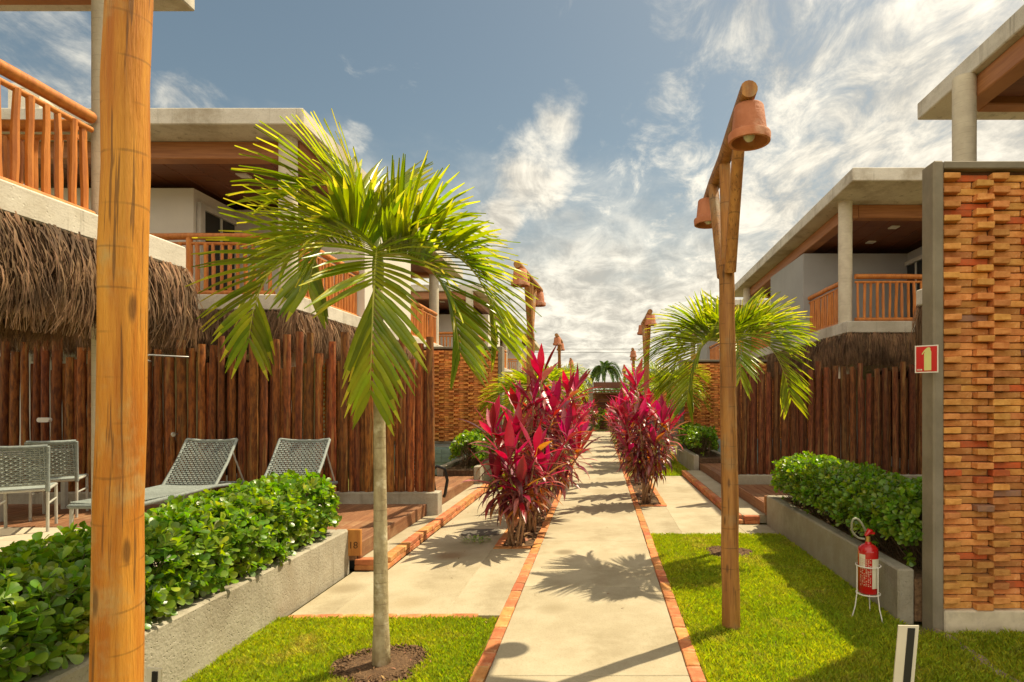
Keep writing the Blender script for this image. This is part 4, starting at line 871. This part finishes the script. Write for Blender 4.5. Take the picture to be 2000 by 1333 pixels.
# dry leaf litter and grit
litter_m = M('dry_leaf', (.36, .20, .08), (.22, .11, .05), 9, .8, 0, rnd=.4, hue=.03)
def litter(label, spots_, n, size, seed):
    r = random.Random(seed); V, F = leaf_ob(size, size*.35, .3, .5); A = []
    for i in range(n):
        x0, x1, y0, y1, z = r.choice(spots_); sc_ = r.uniform(.5, 1.3); a = r.uniform(0, 6.28)
        A.append(mat_from((r.uniform(x0, x1), r.uniform(y0, y1), z+.006), (math.cos(a), math.sin(a), r.uniform(-.1, .25)), (r.uniform(-.3, .3), r.uniform(-.3, .3), 1), (sc_, sc_, sc_)))
    VV, FF = batch(V, F, np.array([[list(r_) for r_ in m] for m in A])); props(link('leaf_litter', mesh('leaf_litter', VV, FF, litter_m, ang=0)), label, 'leaf litter', kind='stuff')
litter('dry fallen leaves in the plant beds along the path', [(-1.08, -.76, 6.5, 10.5, 0), (.62, .93, 9.1, 12.5, 0), (-1.08, -.76, 6.5, 8, 0)], 260, .10, 1)
litter('small dry leaf bits scattered on the lawns and paving', [(-2.2, -.8, 3.0, 4.3, .015), (.65, 2.1, 3.0, 7.0, .015), (.65, 2.1, 3.0, 7.0, .015), (-2.0, -.8, 4.5, 10, 0), (-.6, .5, 4, 14, .0), (-1.6, -1.0, 3.3, 3.9, .015)], 170, .028, 2)
# ------------------------------------------------------------------ furniture
def lounger(x, label):
    """long axis Y, foot toward the camera"""
    root = thing('sun_lounger', label, 'sun lounger', (x, 6.3, .25), 'woven sun loungers on the patio'); w = .31; z = .60; y0, yp, yt, zt = 5.72, 6.95, 7.36, 1.13; ye = 7.55
    fr = MB(); 
    for sg in (-1, 1): fr.tube([(x+sg*w, y0, z-.02), (x+sg*w, yp, z), (x+sg*w, ye, z-.04)], .022, 8)
    fr.tube([(x-w, y0, z-.02), (x+w, y0, z-.02)], .022, 8); fr.tube([(x-w, ye, z-.04), (x+w, ye, z-.04)], .02, 8)
    fr.build('frame', rope_d, root)
    for sg in (-1, 1):
        for yy in (y0+.03, ye-.15): MB().tube([(x+sg*w, yy, z-.03), (x+sg*(w+.005), yy, .252)], .017, 8).build('leg', metal_w, root)
    st = MB(); n = 46
    for i in range(n):
        yy = y0+.02+(yp-y0-.03)*i/(n-1); zz = z+.004-.01*math.sin(math.pi*i/(n-1)); st.tube([(x-w, yy, zz+.012), (x-w*.4, yy, zz), (x+w*.4, yy, zz), (x+w, yy, zz+.012)], .0098, 5, cap=False)
    st.build('seat_webbing', rope_m, root)['kind'] = 'stuff'
    bf = MB(); 
    for sg in (-1, 1): bf.tube([(x+sg*w, yp, z+.01), (x+sg*w, (yp+yt)/2+.02, (z+zt)/2), (x+sg*w, yt, zt)], .018, 8)
    bf.tube([(x-w, yt, zt), (x-w*.5, yt+.01, zt-.02), (x+w*.5, yt+.01, zt-.02), (x+w, yt, zt)], .018, 8)
    b = bf.build('backrest', rope_m, root)
    wv = MB(); nu, nv = 24, 24
    for i in range(nv):
        t = (i+.5)/nv; yy = yp+(yt-yp)*t; zz = z+(zt-z)*t
        pts = []
        for j in range(nu*2+1): u = -w+2*w*j/(nu*2); o_ = .005*(1 if (j//2+i) % 2 else -1); sag = .02*(1-(u/w)**2); pts.append((u+x, yy+o_*.8+sag, zz-o_*.6-sag*.7))
        wv.tube(pts, .0078, 4, cap=False)
    for j in range(nu):
        u = -w+2*w*(j+.5)/nu; sag = .02*(1-(u/w)**2); wv.tube([(x+u, yp+sag, z-sag*.7), (x+u, (yp+yt)/2+sag, (z+zt)/2-sag*.7), (x+u, yt+sag, zt-sag*.7)], .0045, 4, cap=False)
    link('weave', mesh('weave', wv.V, wv.F, rope_m, ang=0), b, (0, 0, 0))['kind'] = 'stuff'
    MB().tube([(x+w, yt-.10, zt-.13), (x+w*.98, ye-.03, z-.03)], .010, 6).build('back_stay', metal_w, root)
    return root
lounger(-4.85, 'grey woven sun lounger nearer the big golden post')
lounger(-3.69, 'grey woven sun lounger half hidden behind the hedge, nearer the palm')
def chair(x, y_, rz, label):
    root = thing('dining_chair', label, 'chair', (x, y_, .25), 'woven dining chairs on the patio'); root.rotation_euler = (0, 0, rz)
    def add(nm, m, mt, p=root, ang=.8): o = bpy.data.objects.new(nm, m.mesh(nm, mt, ang=ang)); C.objects.link(o); o.parent = p; WL[o.name] = Vector(); return o
    w = .20; 
    for sg in (-1, 1):
        add('leg', MB().tube([(sg*w, -.25, 0), (sg*w, -.24, .44)], .014, 8), metal_w)
        add('leg', MB().tube([(sg*w, .24, 0), (sg*w, .22, .43)], .014, 8), metal_w)
        add('side_rail', MB().tube([(sg*w, -.24, .29), (sg*w, .23, .29)], .011, 8), metal_w)
    s = MB(); s.tube([(-w, -.24, .44), (-w, .24, .44), (w, .24, .44), (w, -.24, .44), (-w, -.24, .44)], .017, 8); add('seat_frame', s, metal_w)
    s = MB()
    for i in range(18): s.tube([(-w, -.22+i*.026, .452), (0, -.22+i*.026, .44), (w, -.22+i*.026, .452)], .0098, 5, cap=False)
    add('seat', s, rope_m)['kind'] = 'stuff'
    b = MB()
    for sg in (-1, 1): b.tube([(sg*w, -.24, .42), (sg*w, -.26, .60), (sg*(w+.012), -.33, .89)], .02, 8)
    b.tube([(-w-.012, -.33, .89), (-w*.4, -.35, .885), (w*.4, -.35, .885), (w+.012, -.33, .89)], .022, 8); b.tube([(-w, -.25, .50), (w, -.25, .50)], .014, 8)
    bb = add('backrest', b, rope_d)
    wv = MB(); nv = 16
    for i in range(nv):
        t = (i+.5)/nv; zz = .51+.36*t; yy = -.255-.078*t; pts = []
        for j in range(25): u = -w+2*w*j/24; o_ = .006*(1 if (j//2+i) % 2 else -1); pts.append((u, yy+o_-.018*(1-(u/w)**2), zz))
        wv.tube(pts, .0088, 4, cap=False)
    for j in range(12): u = -w+2*w*(j+.5)/12; wv.tube([(u, -.262, .5), (u, -.355, .885)], .004, 4, cap=False)
    add('weave', wv, rope_m, bb, ang=0)['kind'] = 'stuff'
    return root
chair(-6.04, 6.20, rad(35), 'woven dining chair in front, seen from behind at the left edge')
chair(-6.40, 6.98, rad(30), 'second woven dining chair just behind the front one at the left edge')
tb = thing('dining_table', 'pale table top just entering the picture behind the dining chairs', 'table', (-7.0, 6.9, .25))
box('tabletop', -7.6, -6.66, 6.55, 7.5, .97, 1.005, white_m, tb, bevel=.006)
for dx in (-.38, .38):
    for dy in (-.4, .4): box('leg', -7.13+dx-.025, -7.13+dx+.025, 7.02+dy-.025, 7.02+dy+.025, .25, .97, metal_w, tb)
# black folding chair behind the fence end
fc = thing('folding_chair', 'black folded slatted chair leaning behind the end of the left log fence', 'folding chair', (-2.45, 8.3, .25))
for dx in (0, .34):
    MB().tube([(-2.36-dx, 8.0, 1.28), (-2.30-dx, 8.25, .26)], .018, 8).build('frame_tube', black_m, fc)
for i in range(16): t = i/16; box('slat', -2.66, -2.35, 8.02+.2*t, 8.035+.2*t, 1.2-.85*t, 1.235-.85*t, black_m, fc)
MB().tube([(-2.36, 8.2, .62), (-2.27, 8.2, .70), (-2.17, 8.22, .66), (-2.14, 8.25, .5), (-2.18, 8.28, .3), (-2.2, 8.3, .26)], .022, 8).build('armrest', black_m, fc)
MB().tube([(-2.5, 8.25, .26), (-2.36, 8.15, .55)], .016, 8).build('frame_tube', metal_w, fc)
# shower head, knob, wall light on fence
sh = thing('outdoor_shower', 'small metal shower head on an arm sticking out of the left log fence', 'shower', (-5.4, 7.8, 2.14)); 
MB().tube([(-5.45, 7.80, 2.19), (-5.7, 7.45, 2.19), (-5.75, 7.42, 2.17)], .012, 8).build('shower_arm', chrome_m, sh)
MB().lathe([(0, 0), (.075, .0), (.08, .01), (.03, .045), (.012, .07)], 18, c=(-5.75, 7.42, 2.10)).build('shower_head', chrome_m, sh)
kn = thing('shower_valve', 'round metal valve knob on the left log fence', 'valve', (-5.55, 7.78, 1.17)); mm = MB().lathe([(.012, 0), (.012, .05), (.03, .055), (.032, .075), (.0, .08)], 14); mm.V = [(v[0], -v[2], v[1]) for v in mm.V]; mm.build('knob', chrome_m, kn, (-5.60, 7.80, 1.17))
wl = thing('bulkhead_light', 'white oval wall light fixed low on the left log fence', 'wall light', (-7.3, 7.76, 1.35)); mm = MB(); V, F = rrect(.16, .06, .029, 0, .05, (0, 0)); mm.add([(v[0], -v[2], v[1]) for v in V], F); mm.build('cover', white_m, wl, (-7.3, 7.76, 1.36), bevel=0)
# ------------------------------------------------------------------ extinguisher
ex = thing('fire_extinguisher', 'red fire extinguisher with printed label standing in a white wire stand', 'fire extinguisher', (1.98, 4.36, 0)); ex_x, ex_y, ez = 1.985, 4.36, .19
MB().lathe([(0, 0), (.066, 0), (.071, .008), (.071, .305), (.067, .33), (.046, .35), (.024, .36), (.020, .375), (.0, .377)], 28, c=(ex_x, ex_y, ez)).build('cylinder', red_m, ex, ang=.7)
def wrap(name, a0, a1, z0, z1, mat, r=.0722, cols=10):
    V = []; 
    for i in range(cols+1):
        a = rad(a0+(a1-a0)*i/cols); 
        for z in (z0, z1): V.append((ex_x+r*math.sin(a), ex_y-r*math.cos(a), ez+z))
    return V, [(2*i, 2*i+2, 2*i+3, 2*i+1) for i in range(cols)]
MB().add(*wrap('', -2, 52, .045, .26, label_w)).build('label', label_w, ex); MB().add(*wrap('', -80, -40, .20, .29, label_w)).build('label', label_w, ex)
tl = MB(); rr = random.Random(4)
for col in range(6):
    a = -72+col*11.5; z = .06
    while z < .26:
        h = rr.uniform(.006, .014)
        if rr.random() < .85: w_ = rr.choice((4, 7, 9)); V, F = wrap('', a, a+w_, z, z+h*.55, None, .0725, 2); tl.add(V, F)
        z += h
tl.build('label_print', M('pale_pink_print', (.62, .40, .30), None, 5, .6, 0, rnd=0), ex)['kind'] = 'stuff'
MB().tube([(ex_x, ex_y, ez+.365), (ex_x, ex_y, ez+.415)], .017, 12).build('valve', brass_m, ex)
mm = MB(); mm.box(ex_x-.02, ex_x+.045, ex_y-.012, ex_y+.012, ez+.43, ez+.445); mm.tube([(ex_x-.02, ex_y, ez+.415), (ex_x+.01, ex_y, ez+.455), (ex_x+.03, ex_y, ez+.45)], [.012, .022, .012], 10); mm.build('lever', red_m, ex)
MB().tube(cat([(ex_x-.02, ex_y, ez+.455), (ex_x-.06, ex_y-.01, ez+.52), (ex_x-.10, ex_y-.02, ez+.548), (ex_x-.125, ex_y-.02, ez+.53), (ex_x-.12, ex_y, ez+.455), (ex_x-.07, ex_y+.02, ez+.40), (ex_x-.02, ex_y+.01, ez+.39)]), .008, 8).build('hose', hose_m, ex)
stn = thing('extinguisher_stand', 'white wire ring stand holding the red fire extinguisher', 'stand', (ex_x, ex_y, 0))
ring = lambda r, z: [(ex_x+r*math.cos(a*math.pi/12), ex_y+r*math.sin(a*math.pi/12), z) for a in range(24)]
MB().tube(ring(.082, ez-.006), .0045, 6, closed=True).build('ring', white_m, stn); MB().tube(ring(.086, ez+.20), .0045, 6, closed=True).build('ring', white_m, stn)
for a in (-65, 185, 60):
    ca, sa = math.cos(rad(a)), math.sin(rad(a)); MB().tube([(ex_x+.086*ca, ex_y+.086*sa, ez+.20), (ex_x+.086*ca, ex_y+.086*sa, ez), (ex_x+.10*ca, ex_y+.10*sa, ez-.10), (ex_x+.13*ca, ex_y+.13*sa, -.01)], .0045, 6).build('leg', white_m, stn)
for dz in (0,): MB().tube([(ex_x-.08, ex_y, ez-.006), (ex_x+.08, ex_y, ez-.006)], .004, 6).build('base_bar', white_m, stn)
# ------------------------------------------------------------------ sign on the pillar: square plate turned slightly
sg = thing('fire_sign', 'red fire extinguisher sign with a pale pictogram on the grey pillar', 'sign', (2.29, 4.10, 1.9))
Sm = Matrix.Translation((2.203, 4.12, 1.80)) @ Matrix.Rotation(rad(-40), 4, 'Z')   # local x along plate, z up, facing -y
def plate(name, poly, d, mat, parent=sg, th=.003):
    n = len(poly); V = [Sm @ Vector((x, -d, z)) for x, z in poly]+[Sm @ Vector((x, -d+th, z)) for x, z in poly]; F = [tuple(range(n))]+[tuple(range(n, 2*n))[::-1]]+[((i+1) % n, i, n+i, n+(i+1) % n) for i in range(n)]
    return MB().add(V, F).build(name, mat, parent, smooth=False)
bw, bh = .145, .19
bd = plate('board', [(0, 0), (bw, 0), (bw, bh), (0, bh)], 0, white_m)
plate('red_panel', [(.008, .008), (bw-.008, .008), (bw-.008, bh-.008), (.008, bh-.008)], .002, signred)
plate('pictogram', [(.058, .016), (.102, .016), (.102, .145), (.097, .155), (.097, .170), (.088, .176), (.075, .172), (.058, .155), (.043, .131), (.047, .125), (.060, .143), (.064, .143), (.058, .133)], .0035, pale_yel)
tp = MB(); 
for i, (a, b) in enumerate(((.014, .019), (.021, .027), (.029, .034), (.036, .046))): 
    V = [Sm @ Vector((x, -.0036, z)) for x, z in ((a, .016), (b, .016), (b, .026), (a, .026))]; tp.add(V, [(0, 1, 2, 3)])
tp.build('small_print', label_w, sg, smooth=False)
# white stake boards with black strip at the bottom of the frame
for (x, yy, lb, tilt_) in ((1.53, 3.0, 'white stake board with a black strip in the shaded right lawn', .09), (-1.93, 2.52, 'white stake board with a black strip behind the big golden post', .05)):
    st = thing('stake_board', lb, 'marker', (x, yy, 0), 'white marker boards with a black strip'); w = .088; h = .455
    for nm, x0, x1, d, mt, hh in (('board', -w/2, w/2, 0, cream_m, h), ('strip', -.004, .026, .006, black_m, h-.012)):
        mm = MB().box(x0, x1, -d-.004, -d+.003, -.05, hh); mm.V = [(v[0]+v[2]*tilt_, v[1]+v[0]*-.35, v[2]+(v[0]+w/2)*.12*(1 if v[2] > .1 else 0)) for v in mm.V]; mm.build(nm, mt, st, (x, yy, 0), smooth=False)
# ------------------------------------------------------------------ far end
gt = thing('garden_pavilion', 'dark wooden pavilion roof and slatted door at the far end of the path', 'pavilion', (.1, 34, 0))
box('pillar', -.66, -.40, 33.0, 33.3, 0, 2.62, plaster_grey, gt); box('roof_fascia', -.38, 1.6, 33.0, 33.2, 2.35, 2.68, wood_ceil, gt); box('roof_fascia', -.38, 2.2, 33.22, 36, 2.60, 2.70, wood_ceil, gt)
for i, z in enumerate((2.20, 2.06)): box('beam', -.38, 1.9, 33.25+.2*i, 33.35+.2*i, z, z+.07, wood_clad, gt)
box('door_frame', -.1, .5, 33.9, 34.0, 0, 1.75, wood_ceil, gt)
for i in range(12): box('slat', -.25, .65, 33.82, 33.88, .1+i*.135, .19+i*.135, log_m_r, gt)
box('post', 1.45, 1.6, 33.3, 33.45, 0, 2.35, wood_clad, gt)
box('back_wall', -3.5, 4.0, 36.2, 36.4, 0, 2.1, log_m_r, gt)
def bush(x, y_, z0, rx, rz, n, mat, name, label, cat, trunk=0, leaf=.16, seed=0, group=None):
    r = random.Random(seed); root = thing(name, label, cat, (x, y_, 0), group); V, F = leaf_ob(leaf, leaf*.5); A = []
    cl = [(x+r.gauss(0, rx*.5), y_+r.gauss(0, rx*.4), z0+rz*(r.uniform(.2, .95)), r.uniform(.25, .5)*rx) for _ in range(14)]
    for i in range(n):
        c = r.choice(cl); d = Vector((r.gauss(0, 1), r.gauss(0, 1), r.gauss(0, 1))).normalized(); p = Vector(c[:3])+d*c[3]*r.random()**.4
        A.append(mat_from(p, (d+Vector((r.uniform(-.6, .6), r.uniform(-.6, .6), r.uniform(-.4, .6)))), (0, 0, 1)))
    VV, FF = batch(V, F, np.array([[list(r_) for r_ in m] for m in A])); o = link('crown', mesh('crown', VV, FF, mat, ang=0), root, (0, 0, 0))
    if trunk:
        m = MB(); m.tube([(x, y_, 0), (x+.1, y_, z0*.6), (x, y_, z0+rz*.5)], [trunk, trunk*.8, trunk*.4], 8)
        for q in range(4): c = cl[q]; m.tube([(x, y_, z0*.8), c[:3]], [trunk*.4, trunk*.15], 6)
        link('trunk', m.mesh('trunk', bark_m, ang=0), root, (0, 0, 0))
for i, (x, yy, z0, rx, rz, lb) in enumerate(((-3.2, 80, 1.5, 2.6, 3.4, 'far broad tree left of the coconut palm'), (-7.5, 88, 1.5, 3.5, 4.2, 'far tree low behind the left houses'), (4.6, 78, 1.2, 2.4, 3.6, 'far tree right of the coconut palm'), (9.5, 86, 1.5, 3.6, 4.4, 'far tree low behind the right houses'), (1.0, 70, .6, 2.2, 2.0, 'far low shrub below the coconut palm'))):
    bush(x, yy, z0, rx, rz, 2600, tree_m, 'tree', lb, 'tree', .18, .30, 30+i, 'trees beyond the end of the path')
for i, (x, yy, lb) in enumerate(((-.3, 32.3, 'small green shrub at the end of the path'), (.55, 32.5, 'small green shrub right of the end of the path'), (1.7, 30.5, 'bushy shrub beside the right path end'), (-1.5, 30.0, 'bushy shrub beside the left path end'))):
    bush(x, yy, .0, .42, 1.25 if i < 2 else 1.6, 1100, leaf_h, 'shrub', lb, 'shrub', 0, .09, 60+i, 'shrubs at the end of the path')
pw = thing('power_line', 'thin power line crossing the sky beyond the end of the path', 'power line', (0, 60, 0))
for dz in (0, .35): MB().tube([(-40+t*8, 60, 6.85+dz-.25*math.sin(math.pi*t/10)) for t in range(11)], .018, 5).build('wire', black_m, pw)
for x in (-40, 40): MB().tube([(x, 60, 0), (x, 60, 7.6)], [.15, .11], 10).build('pole', bark_m, pw)
